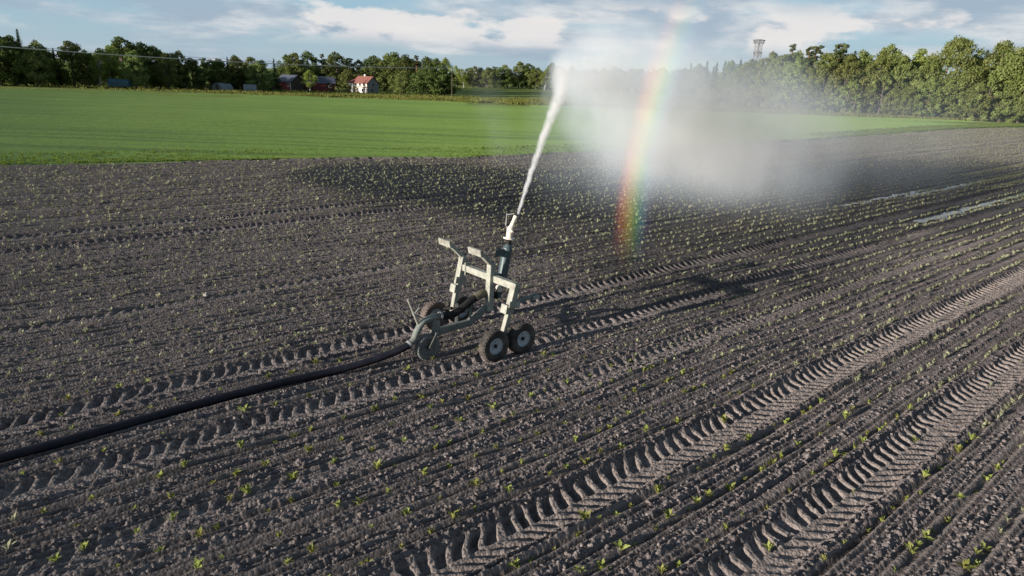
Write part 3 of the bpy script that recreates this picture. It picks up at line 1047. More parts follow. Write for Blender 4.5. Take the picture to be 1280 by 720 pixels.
loose_clods()
sx, sy = uv2xy(2.95, 15.1)
sb = bmesh.new()
bmesh.ops.create_icosphere(sb, subdivisions=2, radius=0.09)
for q in sb.verts:
    q.co *= 1 + 0.25 * (vnoise(np.array([q.co.x * 20]), np.array([q.co.y * 20 + q.co.z * 13]), 33)[0])
    q.co.z *= 0.7
me = bpy.data.meshes.new('stone')
for q in sb.verts: q.co *= 0.62
sb.to_mesh(me); sb.free()
so = link('stone', me, None, M['stone']); so.location = (-6.9, 14.6, 0.05)
tag(so, 'pale fist-sized stone lying alone on the dark soil', 'stone')


# ------------------------------------------------------------------ grass masses
def blades(name, x, y, z, h, wd, mat, lean=0.35, per=3, tint=None):
    n = len(x)
    wd = np.repeat(np.broadcast_to(np.asarray(wd, float), (n,)), per)
    X = np.repeat(x, per) + rng.normal(0, wd, n * per)
    Y = np.repeat(y, per) + rng.normal(0, wd, n * per)
    Z = np.repeat(z, per)
    Hh = np.repeat(h, per) * rng.uniform(0.6, 1.2, n * per)
    a = rng.uniform(0, 6.28, n * per)
    ww = wd * rng.uniform(0.5, 1.0, n * per)
    le = rng.normal(0, lean, (n * per, 2)) * Hh[:, None]
    p0 = np.stack([X - np.cos(a) * ww, Y - np.sin(a) * ww, Z - 0.03], 1)
    p1 = np.stack([X + np.cos(a) * ww, Y + np.sin(a) * ww, Z - 0.03], 1)
    p2 = np.stack([X + le[:, 0], Y + le[:, 1], Z + Hh], 1)
    V = np.stack([p0, p1, p2], 1).reshape(-1, 3)
    F = np.arange(len(V)).reshape(-1, 3)
    T = np.repeat(rng.random(n * per), 3) if tint is None else np.repeat(np.clip(np.repeat(tint, per) + rng.normal(0, 0.12, n * per), 0, 1), 3)
    me = np_mesh(name, V, F, False, {'tint': T})
    return link(name, me, None, mat)


def crop_grass():
    n = 15000
    y0 = rng.uniform(0, 1, n) ** 2.2
    x = rng.uniform(-110, 85, n)
    y = np.interp(x, EDGE[:, 0], EDGE[:, 1]) + 0.10 + y0 * 6
    c24, s24 = math.cos(R(24)), math.sin(R(24))
    across = -x * s24 + y * c24
    k = np.round(across / 0.9)
    across = k * 0.9 + (across - k * 0.9) * 0.8
    along = x * c24 + y * s24
    x, y = along * c24 - across * s24, along * s24 + across * c24
    lim = np.interp(x, [-120, -60, -30, 5, 30, 60, 120], [133, 140, 141, 137, 133, 135, 132])
    ok = (np.abs(x) < y * 0.85 + 2) & (y < lim) & (y > np.interp(x, EDGE[:, 0], EDGE[:, 1]) + 0.1)
    x, y = x[ok], y[ok]
    r = np.hypot(x, y)
    al, ac = x * c24 + y * s24, -x * s24 + y * c24
    tn = 0.55 + 0.5 * vnoise(al / 60, ac / 1.3, 44) + 0.25 * vnoise(al / 25, ac / 0.5, 45)
    o = blades('crop_grass', x, y, 0.05 + terrain(x, y), 0.05 + 0.0010 * r, 0.010 + 0.00035 * r, M['tuft'], 0.35, 5, tn)
    tag(o, 'young green cereal crop growing in drilled rows beyond the bare soil', 'crop', None, 'stuff')


crop_grass()


def verge():
    n = 9000
    x = rng.uniform(-62, 60, n)
    yc = np.interp(x, [-120, -60, -30, 5, 30, 60, 120], [134, 141, 142, 138, 135, 137, 134])
    y = yc + rng.normal(0, 1, n) * 1.6 + rng.random(n) * 4
    z = terrain(x, y)
    h = 0.18 + 0.55 * np.clip(fbm(x / 3.5, y / 3.0, 55, 2), 0, 1)
    o = blades('rough_grass', x, y, z, h, 0.16, M['rough_grass'], 0.45, 4)
    tag(o, 'tufty strip of rough grass along the far side of the green crop', 'rough grass', None, 'stuff')
    n = 14000
    x = rng.uniform(-150, 110, n)
    y = np.where(x < 15, rng.uniform(141, 205, n), rng.uniform(128, 139, n))
    o = blades('meadow_grass', x, y, terrain(x, y), 0.25 + 0.3 * rng.random(n), 0.14, M['rough_grass'], 0.5, 3)
    tag(o, 'pale meadow grass in front of the woods', 'meadow grass', None, 'stuff')


verge()


# ------------------------------------------------------------------ trees
def leaf_cloud(centres, radii, per, size, r_, flat=0.8, outward=None):
    """small leaf faces spread through clumps -> verts, faces, tint"""
    V, T = [], []
    for c, rad in zip(centres, radii):
        n = max(6, int(per * (rad / np.mean(radii)) ** 2))
        d = r_.normal(size=(n, 3))
        d /= np.linalg.norm(d, axis=1)[:, None] + 1e-9
        rr = rad * r_.uniform(0.35, 1.08, n) ** 0.6
        p = np.asarray(c) + d * rr[:, None] * np.array([1, 1, flat])
        nrm = d * 0.9 + r_.normal(size=(n, 3)) * 0.55 + np.array([0, 0, 0.25])
        nrm /= np.linalg.norm(nrm, axis=1)[:, None] + 1e-9
        t1 = np.cross(nrm, r_.normal(size=(n, 3)))
        t1 /= np.linalg.norm(t1, axis=1)[:, None] + 1e-9
        t2 = np.cross(nrm, t1)
        s = size * r_.uniform(0.6, 1.3, n)[:, None]
        q = np.stack([p - t1 * s, p + t2 * s * 0.65, p + t1 * s, p - t2 * s * 0.65], 1)
        V.append(q.reshape(-1, 3))
        T.append(np.repeat(np.clip(0.5 + 0.28 * r_.normal() + 0.22 * r_.normal(size=n), 0, 1), 4))
    V = np.concatenate(V)
    return V, np.arange(len(V)).reshape(-1, 4), np.concatenate(T)


def broad_proto(seed, width=0.42, low=0.18, shape=0.8, nclump=105, per=64, size=0.17, mat='leaf_broad', bark='bark'):
    """10 m high tree; returns (trunk mesh, crown mesh)"""
    r_ = np.random.default_rng(seed)
    cs, rr = [], []
    H = 10.0
    lean = r_.normal(0, 0.05, 2)
    for i in range(nclump):
        t = r_.random() ** 0.85
        z = H * (low + (0.95 - low) * t)
        prof = math.sin(math.pi * min(0.985, (0.10 + 0.90 * t)) ** shape) ** 0.62
        rad = H * width * prof * (0.80 + 0.35 * r_.random())
        a = r_.uniform(0, 6.283)
        k = math.sqrt(r_.uniform(0.18, 1.0))
        cs.append((math.cos(a) * rad * k + lean[0] * z, math.sin(a) * rad * k + lean[1] * z, z))
        rr.append(H * r_.uniform(0.055, 0.105) * (1.1 - 0.35 * t))
    V, F, T = leaf_cloud(cs, rr, per, size, r_)
    crown = np_mesh('crown', V, F, False, {'tint': T})
    crown.materials.append(M[mat])
    mb = MB()
    tr = [(lean[0] * z + 0.08 * math.sin(z * 0.9 + seed), lean[1] * z + 0.08 * math.cos(z * 1.1 + seed), z) for z in np.linspace(-0.3, 8.2, 8)]
    mb.tube(tr, [0.24 * (1 - 0.105 * i) for i in range(8)], 8)
    for i in range(9):
        z = r_.uniform(2.2, 6.8)
        j = int(r_.integers(len(cs)))
        c = cs[j]
        b = (lean[0] * z, lean[1] * z, z)
        e = (c[0] * 0.85, c[1] * 0.85, max(c[2] * 0.95, z + 0.5))
        mid = tuple((b[q] + e[q]) / 2 + (0.25 if q == 2 else 0) for q in range(3))
        mb.tube([b, mid, e], [0.085, 0.06, 0.02], 6)
    me = bpy.data.meshes.new('trunk')
    me.from_pydata(mb.v, [], mb.f)
    me.materials.append(M[bark])
    me.update()
    return me, crown


def spruce_proto(seed, width=0.20):
    r_ = np.random.default_rng(seed)
    V, T = [], []
    H = 10.0
    for z in np.arange(0.9, 9.9, 0.21):
        t = z / H
        rad = H * width * (1 - t) ** 1.05 + 0.05
        nb = int(7 + 6 * (1 - t))
        for b in range(nb):
            a = r_.uniform(0, 6.283)
            L_ = rad * r_.uniform(0.65, 1.12)
            m = int(6 + 10 * L_ / 2)
            s = np.linspace(0.1, 1, m)
            p = np.stack([np.cos(a) * L_ * s, np.sin(a) * L_ * s, z - 0.35 * L_ * s ** 1.3 + 0.12 * L_ * s ** 4], 1) + r_.normal(0, 0.05, (m, 3))
            t1 = np.tile([math.cos(a + 1.57), math.sin(a + 1.57), r_.normal(0, 0.15)], (m, 1)) * (0.10 + 0.17 * (1 - s[:, None])) * (0.35 + 1.1 * (1 - t))
            t2 = np.tile([math.cos(a), math.sin(a), -0.55], (m, 1)) * (0.08 + 0.14 * (1 - t))
            q = np.stack([p - t1, p - t2 * 0.5, p + t1, p + t2], 1)
            V.append(q.reshape(-1, 3))
            T.append(np.repeat(np.clip(r_.random() * 0.5 + s * 0.5, 0, 1), 4))
    V = np.concatenate(V)
    crown = np_mesh('crown', V, np.arange(len(V)).reshape(-1, 4), False, {'tint': np.concatenate(T)})
    crown.materials.append(M['needle'])
    mb = MB().tube([(0, 0, -0.3), (0, 0, 5), (0, 0, 9.9)], [0.2, 0.11, 0.015], 8)
    me = bpy.data.meshes.new('trunk'); me.from_pydata(mb.v, [], mb.f); me.materials.append(M['bark']); me.update()
    return me, crown


def pine_proto(seed):
    r_ = np.random.default_rng(seed)
    cs, rr = [], []
    ends = []
    for i in range(44):
        z = r_.uniform(3.2, 9.8)
        t = (z - 3.2) / 6.6
        rad = 1.9 * (1 - 0.6 * t) * r_.uniform(0.25, 1.0)
        a = r_.uniform(0, 6.283)
        cs.append((math.cos(a) * rad, math.sin(a) * rad, z))
        rr.append(r_.uniform(0.35, 0.68) * (1 - 0.3 * t))
        ends.append(cs[-1])
    V, F, T = leaf_cloud(cs, rr, 62, 0.14, r_, 0.62)
    crown = np_mesh('crown', V, F, False, {'tint': T})
    crown.materials.append(M['pine'])
    mb = MB().tube([(0, 0, -0.3), (0.1, 0.05, 4), (0.0, 0.1, 7), (0.05, 0, 9.4)], [0.2, 0.15, 0.10, 0.03], 8)
    for e in ends[:18]:
        mb.tube([(0.05, 0.03, e[2] - 0.5), (e[0] * 0.5, e[1] * 0.5, e[2] - 0.25), e], [0.06, 0.045, 0.015], 5)
    me = bpy.data.meshes.new('trunk'); me.from_pydata(mb.v, [], mb.f); me.materials.append(M['pine_bark']); me.update()
    return me, crown


PROTO = {
    'broad': [broad_proto(1, 0.34, 0.12, 0.85), broad_proto(2, 0.40, 0.10, 0.8), broad_proto(3, 0.30, 0.08, 0.9)],
    'big': [broad_proto(4, 0.46, 0.04, 0.95, 170, 80, 0.13), broad_proto(14, 0.42, 0.05, 0.85, 150, 80, 0.13)],
    'dark': [broad_proto(5, 0.34, 0.10, 0.85, 110, 66, 0.17, 'leaf_dark'), broad_proto(6, 0.42, 0.08, 0.8, 120, 66, 0.17, 'leaf_dark'), broad_proto(16, 0.30, 0.08, 0.9, 100, 66, 0.17, 'leaf_dark')],
    'birch': [broad_proto(7, 0.24, 0.26, 0.75, 76, 58, 0.15, 'leaf_birch', 'birch_bark'), broad_proto(8, 0.20, 0.22, 0.8, 70, 58, 0.15, 'leaf_birch', 'birch_bark')],
    'spruce': [spruce_proto(9, 0.27), spruce_proto(10, 0.23)],
    'pine': [pine_proto(11), pine_proto(12)],
    'bush': [broad_proto(13, 0.75, 0.02, 0.7, 40, 60, 0.26), broad_proto(15, 0.62, 0.02, 0.7, 36, 60, 0.26)],
    'darkbush': [broad_proto(18, 0.7, 0.02, 0.7, 40, 60, 0.26, 'leaf_dark')],
}
TREENAME = {'broad': ('broadleaf_tree', 'tree'), 'big': ('broadleaf_tree', 'tree'), 'dark': ('broadleaf_tree', 'tree'), 'birch': ('birch_tree', 'tree'), 'spruce': ('spruce_tree', 'tree'), 'pine': ('pine_tree', 'tree'), 'bush': ('bush', 'bush'), 'darkbush': ('bush', 'bush')}
WHAT = {'broad': 'mid-green leafy tree', 'big': 'large leafy tree', 'dark': 'dark green leafy tree', 'birch': 'slim pale-green birch', 'spruce': 'dark pointed spruce', 'pine': 'dark-topped pine', 'bush': 'low green bush', 'darkbush': 'low dark bush'}
ZONE = [('in the dense wood left of the red barn', 'trees of the wood left of the red barn'),
        ('in the wood behind the farm buildings', 'trees of the wood around the farm'),
        ('in the distant tree line beyond the meadow', 'trees of the distant tree line'),
        ('in the sunlit forest edge on the right', 'trees of the forest edge on the right')]


def tree(kind, x, y, h, wmul=1.0, zone=0, label=None):
    z = float(terrain(x, y))
    name, cat = TREENAME[kind]
    root = empty(name, (x, y, z - 0.05), rnd.uniform(0, 6.28))
    s = h / 10.0
    root.scale = (s * wmul, s * wmul, s)
    tm, cm = PROTO[kind][rnd.randrange(len(PROTO[kind]))]
    t = bpy.data.objects.new('trunk', tm); COL.objects.link(t); t.parent = root
    c = bpy.data.objects.new('crown', cm); COL.objects.link(c); c.parent = root
    back = ', back row' if zone in (0, 1, 3) and label == 'back' else ''
    if label and label != 'back':
        tag(root, label, cat)
    else:
        tag(root, WHAT[kind] + ' ' + ZONE[zone][0] + back, cat, ZONE[zone][1])
    return root


def bx(px, y): return y * (px - 640) / 891.0      # bearing table of the survey -> metres


# left wood: (bearing, top, distance, kind, width)
LEFT = [(-120, 48, 170, 'dark', 1), (-90, 50, 172, 'spruce', 1), (-60, 46, 172, 'dark', 1), (-30, 50, 172, 'broad', 1), (-12, 44, 174, 'dark', 1),
        (8, 44, 176, 'dark', 1.0), (19, 37, 178, 'spruce', 1.1), (33, 50, 178, 'broad', 1.0), (47, 57, 180, 'dark', 0.9), (60, 60, 182, 'spruce', 1.0),
        (80, 51, 184, 'dark', 1.15), (98, 62, 188, 'dark', 0.8), (112, 60, 186, 'birch', 1.1), (125, 57, 188, 'birch', 1.1), (143, 46, 192, 'dark', 1.1), (158, 62, 186, 'broad', 0.8),
        (170, 53, 196, 'dark', 1.15), (188, 58, 198, 'dark', 1.1), (200, 66, 194, 'broad', 0.9), (213, 63, 200, 'broad', 0.9), (230, 72, 200, 'dark', 1.1), (246, 71, 204, 'pine', 1.0), (262, 73, 206, 'dark', 1.0),
        (276, 71, 208, 'spruce', 1.2), (286, 69, 210, 'dark', 1.0), (304, 71, 210, 'broad', 1.0), (318, 75, 212, 'dark', 1.1), (334, 73, 216, 'spruce', 1.2)]
MID = [(348, 68, 222, 'dark', 1.0), (362, 66, 224, 'broad', 1.1), (376, 64, 226, 'dark', 1.1), (394, 68, 228, 'pine', 1.1), (413, 65, 228, 'dark', 1.0), (428, 71, 230, 'pine', 1.1), (440, 74, 230, 'broad', 1.0), (455, 69, 230, 'dark', 1.1), (470, 66, 230, 'broad', 1.1), (484, 65, 230, 'dark', 1.1), (498, 68, 228, 'dark', 1.1), (512, 70, 226, 'pine', 1.2), (524, 71, 224, 'dark', 1.1), (538, 73, 222, 'dark', 1.0), (548, 72, 222, 'birch', 0.9),
       (491, 87, 205, 'broad', 1.25), (509, 92, 204, 'darkbush', 0.7), (524, 82, 206, 'dark', 1.3), (543, 81, 206, 'dark', 1.35), (553, 90, 208, 'dark', 1.2), (424, 86, 224, 'broad', 1.1), (405, 84, 228, 'broad', 1.1)]
FAR = [(562, 82, 300, 'birch', 1.1), (571, 86, 296, 'birch', 1.4), (581, 82, 300, 'broad', 1.2), (591, 84, 302, 'dark', 1.2), (600, 84, 298, 'broad', 1.2), (609, 82, 304, 'pine', 1.2), (617, 84, 300, 'dark', 1.2), (626, 81, 304, 'birch', 1.5), (639, 77, 306, 'broad', 1.2), (650, 79, 306, 'dark', 1.2), (661, 84, 304, 'broad', 1.2), (672, 84, 300, 'birch', 1.4), (680, 78, 302, 'dark', 0.9), (690, 82, 300, 'broad', 1.2)]
p = 702
while p < 850:
    FAR.append((p, rnd.uniform(82, 89), 300 - (p - 700) * 0.5, rnd.choice(('broad', 'dark', 'spruce', 'birch')), 1.2))
    p += rnd.uniform(9, 14)
RIGHT = [(852, 84, 200, 'spruce', 1.0), (862, 85, 196, 'dark', 1), (872, 82, 198, 'spruce', 1), (884, 84, 190, 'spruce', 1.1), (894, 82, 188, 'spruce', 1), (904, 82, 184, 'dark', 1), (913, 81, 180, 'spruce', 1.1), (922, 84, 176, 'broad', 1), (931, 88, 172, 'spruce', 1), (941, 80, 166, 'spruce', 1), (951, 73, 162, 'broad', 1.0), (962, 76, 158, 'broad', 1), (974, 66, 160, 'pine', 1.1), (984, 80, 150, 'broad', 1.0), (995, 70, 156, 'pine', 1), (1004, 64, 156, 'pine', 1.1), (1018, 75, 148, 'broad', 1.0), (1034, 62, 152, 'pine', 1.2), (1046, 76, 144, 'broad', 1.0), (1062, 72, 146, 'broad', 0.95), (1078, 74, 142, 'broad', 0.9), (1095, 66, 144, 'broad', 1.1), (1112, 78, 140, 'broad', 0.9), (1129, 71, 144, 'birch', 1.1), (1146, 80, 138, 'broad', 0.9),
         (1232, 63, 134, 'broad', 1.0), (1252, 70, 130, 'broad', 0.9), (1276, 66, 128, 'broad', 1.1), (1300, 58, 128, 'broad', 1.1), (1330, 60, 126, 'big', 1), (1365, 62, 124, 'broad', 1.1), (1400, 58, 122, 'broad', 1.1), (1440, 60, 120, 'big', 1)]


def ground_px(px, y):                    # image row of the ground at that bearing and distance, in pixels under the horizon
    return 935.0 * (5.0 - float(terrain(bx(px, y), y))) / y


def put(rows, zone, back=None):
    for px, top, y, kind, wm in rows:
        if zone == 0:
            y = y - np.interp(px, [-120, 100, 200, 340], [34, 33, 30, 22])
        hor = 95 + 0.0349 * (px - 640)
        h = (hor - top + ground_px(px, y)) * y / 935.0
        if zone == 3:
            h, wm = h * 1.13, wm * (1.25 if kind == 'spruce' else 0.86)
        tree(kind, bx(px, y), y, h * 1.03, wm, zone, back)


put(LEFT, 0)
put(MID, 1)
put(FAR, 2)
put(RIGHT, 3)
# back rows that close the woods
for px in range(-110, 340, 15):
    y = 200 + rnd.uniform(0, 24)
    put([(px + rnd.uniform(-5, 5), np.interp(px, [-110, 30, 110, 150, 220, 340], [56, 54, 62, 54, 70, 78]) + rnd.uniform(-2, 8), y, rnd.choice(('dark', 'dark', 'spruce', 'dark', 'broad')), 1.2)], 0, 'back')
for px in range(345, 552, 13):
    y = 240 + rnd.uniform(0, 25)
    put([(px + rnd.uniform(-4, 4), np.interp(px, [345, 400, 480, 552], [74, 74, 71, 79]) + rnd.uniform(-1, 7), y, rnd.choice(('dark', 'pine', 'dark', 'spruce')), 1.2)], 1, 'back')
for px in range(860, 1420, 17):
    y = np.interp(px, [860, 950, 1050, 1280, 1420], [210, 180, 162, 146, 140]) + rnd.uniform(4, 18)
    put([(px + rnd.uniform(-5, 5), np.interp(px, [860, 930, 1000, 1140, 1280, 1420], [84, 80, 70, 74, 64, 62]) + rnd.uniform(0, 10), y, rnd.choice(('dark', 'spruce', 'broad', 'pine')), 1.15)], 3, 'back')
for px in range(565, 850, 14):
    y = 318 + rnd.uniform(0, 12)
    put([(px, 84 + rnd.uniform(-1, 5), y, rnd.choice(('dark', 'spruce', 'broad')), 1.3)], 2)
# lower skirt of foliage along the right forest edge
for px in range(868, 1420, 15):
    y = np.interp(px, [868, 950, 1050, 1160, 1280, 1420], [180, 152, 140, 133, 125, 116]) + rnd.uniform(-1.5, 1.5)
    put([(px + rnd.uniform(-4, 4), np.interp(px, [868, 1000, 1280, 1420], [112, 110, 112, 112]) + rnd.uniform(-14, 12), y, rnd.choice(('broad', 'bush', 'broad')), rnd.uniform(0.9, 1.3))], 3)


def single(px, top, y, kind, wm, label, zone=0):
    hor = 95 + 0.0349 * (px - 640)
    h = (hor - top + ground_px(px, y)) * y / 935.0
    tree(kind, bx(px, y), y, h, wm, zone, label)


single(1182, 45, 136, 'big', 0.86, 'biggest round-topped tree, standing highest above the sunlit forest edge', 3)
single(1205, 66, 140, 'big', 0.7, 'leafy tree close behind the right flank of the biggest round-topped tree', 3)
single(1240, 54, 142, 'spruce', 1.0, 'dark spruce whose tip rises just right of the biggest round-topped tree', 3)
single(1276, 49, 146, 'dark', 0.8, 'dark leafy tree rising above the forest at the right picture edge', 3)
single(378, 86, 205, 'birch', 1.4, 'pale yellow-green tree standing alone between the two red barns', 1)
single(93, 98, 149, 'bush', 1.25, 'big rounded light-green bush at the foot of the wood', 0)
single(75, 104, 149, 'bush', 1.1, 'small light-green bush left of the big rounded one', 0)
single(478, 110, 201, 'bush', 0.9, 'low green bush beside the grey gable of the red-roofed house', 1)
for px in (30, 52, 112, 160, 176, 198, 208, 222, 236, 250, 316, 330, 402, 424, 434, 506):
    y = np.interp(px, [30, 250, 434], [180, 196, 200])
    put([(px, np.interp(px, [30, 434], [103, 107]) + rnd.uniform(-4, 3), y, rnd.choice(('bush', 'darkbush', 'darkbush')), rnd.uniform(0.7, 1.2))], 0 if px < 335 else 1)


# ------------------------------------------------------------------ farm buildings
def gable_house(root, w_, d_, eave, ridge, wall, roofm, over=0.35, gable_mat=None):
    """ridge runs along local x; front is local -y"""
    wb = MB()
    hw, hd = w_ / 2, d_ / 2
    vs_ = [(-hw, -hd, -0.4), (hw, -hd, -0.4), (hw, hd, -0.4), (-hw, hd, -0.4), (-hw, -hd, eave), (hw, -hd, eave), (hw, hd, eave), (-hw, hd, eave), (-hw, 0, ridge), (hw, 0, ridge)]
    wb.add(vs_, [(0, 1, 5, 4), (2, 3, 7, 6), (1, 2, 6, 9, 5), (3, 0, 4, 8, 7), (0, 3, 2, 1), (4, 5, 9, 8), (6, 7, 8, 9)])
    wall_o = wb.build('wall', wall, root)
    if gable_mat:
        for s in (1, -1):
            g_ = MB()
            x0, x1 = s * (hw + 0.01), s * (hw + 0.07)
            prof = [(-hd, -0.4), (hd, -0.4), (hd, eave), (0, ridge), (-hd, eave)]
            g_.add([(x0, a, b) for a, b in prof] + [(x1, a, b) for a, b in prof], [(0, 1, 2, 3, 4), (9, 8, 7, 6, 5)] + [(i, (i + 1) % 5, 5 + (i + 1) % 5, 5 + i) for i in range(5)])
            g_.build('gable_cladding', gable_mat, root)
    rb = MB()
    sl = (ridge - eave) / hd
    for s in (-1, 1):
        a = Vector((0, s * (hd + over), eave - sl * over + 0.06))
        b = Vector((0, -s * 0.04, ridge + 0.06 + sl * 0.0))
        rb.beam(a, b, 2 * (hw + over), 0.12, side=(1, 0, 0), bev=0.0)
    return wall_o, rb.build('roof', roofm, root)


def opening(root, x, z, wd, ht, ypos, name='window', face='front', fm=None, hx=0, leaf=None):
    """framed window or door set on a wall"""
    if face == 'front':
        f = MB().box((x, ypos - 0.03, z), (wd + 0.16, 0.08, ht + 0.16))
        g = MB().box((x, ypos - 0.075, z), (wd, 0.03, ht))
    else:
        f = MB().box((hx + 0.03, x, z), (0.08, wd + 0.16, ht + 0.16))
        g = MB().box((hx + 0.075, x, z), (0.03, wd, ht))
    fo = f.build(name, fm or M['white'], root)
    g.build('pane' if name == 'window' else 'door_leaf', M['glass'] if name == 'window' else (leaf or M['dark_wood']), fo)


def site(px, y): 
    x = bx(px, y)
    return (x, y, float(terrain(x, y)))


# house with the red tiled roof
hs_ = empty('farmhouse', site(448, 212), R(-38))
hs_.scale = (1.12, 1.0, 0.92)
tag(hs_, 'two-storey cream farmhouse with a red tiled roof in front of the wood', 'house')
_, rf = gable_house(hs_, 5.4, 4.4, 3.2, 5.05, M['plaster'], M['tile_roof'], 0.4, M['gable_wall'])
MB().box((-0.5, 0.25, 5.25), (0.5, 0.45, 0.9), None, 0.02).build('chimney', M['white'], rf)
MB().box((0.55, -2.29, 0.72), (4.0, 0.15, 1.9)).build('ground_floor_wall', M['white'], hs_)
MB().box((0.0, -2.5, 1.85), (5.2, 0.6, 0.14)).build('balcony_slab', M['dark_wood'], hs_)
for x in (-1.7, 0.0, 1.6):
    opening(hs_, x, 2.55, 0.75, 0.8, -2.2)
opening(hs_, 1.2, 0.85, 0.8, 0.9, -2.37)
opening(hs_, -0.9, 0.75, 0.9, 1.6, -2.37, 'door')
opening(hs_, 0.0, 2.6, 0.8, 0.9, 0, 'window', 'side', None, 2.77)
opening(hs_, -0.4, 0.9, 0.8, 0.9, 0, 'window', 'side', None, 2.77)
pr = MB().box((-3.35, -1.6, 2.55), (1.7, 2.2, 0.95))
pr.build('porch_wall', M['white'], hs_)
prr = MB().beam((-3.35, -2.95, 3.0), (-3.35, -0.4, 4.1), 2.1, 0.12, side=(1, 0, 0), bev=0)
prr.build('porch_roof', M['dull_red'], hs_)
pp = MB()
for x in (-4.1, -2.6):
    pp.beam((x, -2.6, -0.3), (x, -2.6, 2.1), 0.12)
pp.build('porch_post', M['dark_wood'], hs_)
sr = MB().beam((-2.3, -3.3, -0.1), (-2.75, -2.5, 2.0), 0.7, 0.1, side=(1, 0, 0), bev=0)
sr.build('stair', M['white'], hs_)

b1 = empty('barn', site(353, 212), R(-30))
tag(b1, 'red boarded barn with a grey roof, left of the yellow-green tree', 'barn')
gable_house(b1, 6.0, 5.0, 2.6, 4.3, M['red_boards'], M['grey_roof'], 0.4, M['dark_wood'])
opening(b1, -1.2, 1.0, 2.2, 2.2, -2.5, 'door', fm=M['dull_red'], leaf=M['red_boards'])
opening(b1, 1.9, 1.7, 0.8, 0.8, -2.5)
MB().box((2.85, -2.56, 1.3), (0.18, 0.1, 2.6)).build('corner_board', M['white'], b1)
b2 = empty('barn', site(395, 213), R(25))
tag(b2, 'smaller dull-red barn with a grey roof, between the yellow-green tree and the house', 'barn')
gable_house(b2, 5.6, 4.2, 2.5, 4.1, M['dull_red'], M['grey_roof'], 0.4)
opening(b2, -0.5, 1.3, 1.6, 1.6, -2.1, 'door', fm=M['red_boards'], leaf=M['dull_red'])
opening(b2, 1.5, 1.5, 0.7, 0.7, -2.1)
# link shed between
b3 = empty('shed', site(376, 218), R(0))
tag(b3, 'dark red lean-to shed half hidden behind the yellow-green tree', 'shed')
gable_house(b3, 4.2, 3.0, 1.9, 2.6, M['dull_red'], M['grey_roof'], 0.25)
opening(b3, 0.5, 1.0, 0.9, 1.5, -1.5, 'door')


def tunnel(px, y, L_, rad, rz, label, mat):
    r0 = empty('greenhouse', site(px, y), rz)
    tag(r0, label, 'greenhouse')
    prof = [(rad * math.cos(a), rad * 1.05 * math.sin(a)) for a in np.linspace(0, math.pi, 11)]
    sh = MB()
    n = len(prof)
    vs_ = [(-L_ / 2, q[0], q[1]) for q in prof] + [(L_ / 2, q[0], q[1]) for q in prof] + [(-L_ / 2, q[0] * 0.97, q[1] * 0.97) for q in prof] + [(L_ / 2, q[0] * 0.97, q[1] * 0.97) for q in prof]
    fs_ = [(i, i + 1, n + i + 1, n + i) for i in range(n - 1)] + [(2 * n + i, 3 * n + i, 3 * n + i + 1, 2 * n + i + 1) for i in range(n - 1)]
    fs_ += [(i, 2 * n + i, 2 * n + i + 1, i + 1) for i in range(n - 1)] + [(n + i, n + i + 1, 3 * n + i + 1, 3 * n + i) for i in range(n - 1)]
    sh.add(vs_, fs_)
    sh.build('cover', mat, r0)
    for s in (-1, 1):
        e = MB()
        x = s * (L_ / 2 - 0.06)
        e.add([(x, q[0] * 0.95, q[1] * 0.95) for q in prof] + [(x - s * 0.05, q[0] * 0.95, q[1] * 0.95) for q in prof], [tuple(range(n)), tuple(range(2 * n - 1, n - 1, -1))])
        e.build('end_wall', M['grey_sheet'], r0)
    dr = MB().box((0, 0, 0), (0.06, 0.9, 1.5))
    d_ = dr.build('door', M['dark_wood'], r0)
    d_.location = (-L_ / 2 - 0.02, 0, 0.75)
    hoop = MB()
    for x in np.linspace(-L_ / 2, L_ / 2, 5):
        hoop.tube([(x, q[0] * 1.015, q[1] * 1.015) for q in prof], 0.035, 5)
    hoop.build('hoop', M['steel'], r0)


tunnel(267, 171, 3.6, 1.75, R(72), 'pale grey arched greenhouse, the left one of two under dark trees', M['grey_sheet'])
tunnel(302, 173, 2.9, 1.6, R(18), 'squat grey arched greenhouse, next to the left barn side', M['grey_sheet'])

# tarp-covered trailer at the wood edge
tr_ = empty('trailer', site(138, 152), R(12))
tag(tr_, 'farm trailer under a blue-green tarpaulin at the edge of the left wood', 'trailer')
tb = MB()
prof = [(-1.1, 0.6), (-1.15, 1.5), (-0.7, 1.95), (0.0, 2.1), (0.7, 1.95), (1.15, 1.5), (1.1, 0.6)]
n = len(prof)
tb.add([(-2.0, a, b) for a, b in prof] + [(2.0, a, b - 0.15) for a, b in prof], [tuple(range(n)), tuple(range(2 * n - 1, n - 1, -1))] + [(i, (i + 1) % n, n + (i + 1) % n, n + i) for i in range(n)])
tb.build('tarpaulin', M['blue'], tr_)
MB().box((0, 0, 0.52), (4.2, 2.1, 0.14)).box((2.6, 0, 0.5), (1.2, 0.12, 0.1)).build('chassis', M['dark_wood'], tr_)
for x in (-0.55, 0.55):
    for s in (-1, 1):
        MB().lathe([(0.18, -0.1), (0.42, -0.12), (0.45, 0), (0.42, 0.12), (0.18, 0.1)], (x, s * 0.95, 0.42), 18).lathe([(0.01, -0.05), (0.2, -0.07), (0.2, 0.07), (0.01, 0.05)], (x, s * 0.95, 0.42), 14).build('wheel', M['tyre'], tr_, True, 40)

# ------------------------------------------------------------------ power line and pylon
def pole(px, y, h, label):
    x, y, z = site(px, y)
    r0 = empty('utility_pole', (x, y, z))
    tag(r0, label, 'utility pole')
    MB().tube([(0, 0, -0.5), (0, 0, h)], [0.15, 0.10], 10).build('post', M['dark_wood'], r0, True, 40)
    MB().box((0, 0, h - 0.25), (0.12, 1.6, 0.12)).build('crossarm', M['dark_wood'], r0)
    return Vector((x, y, z + h))


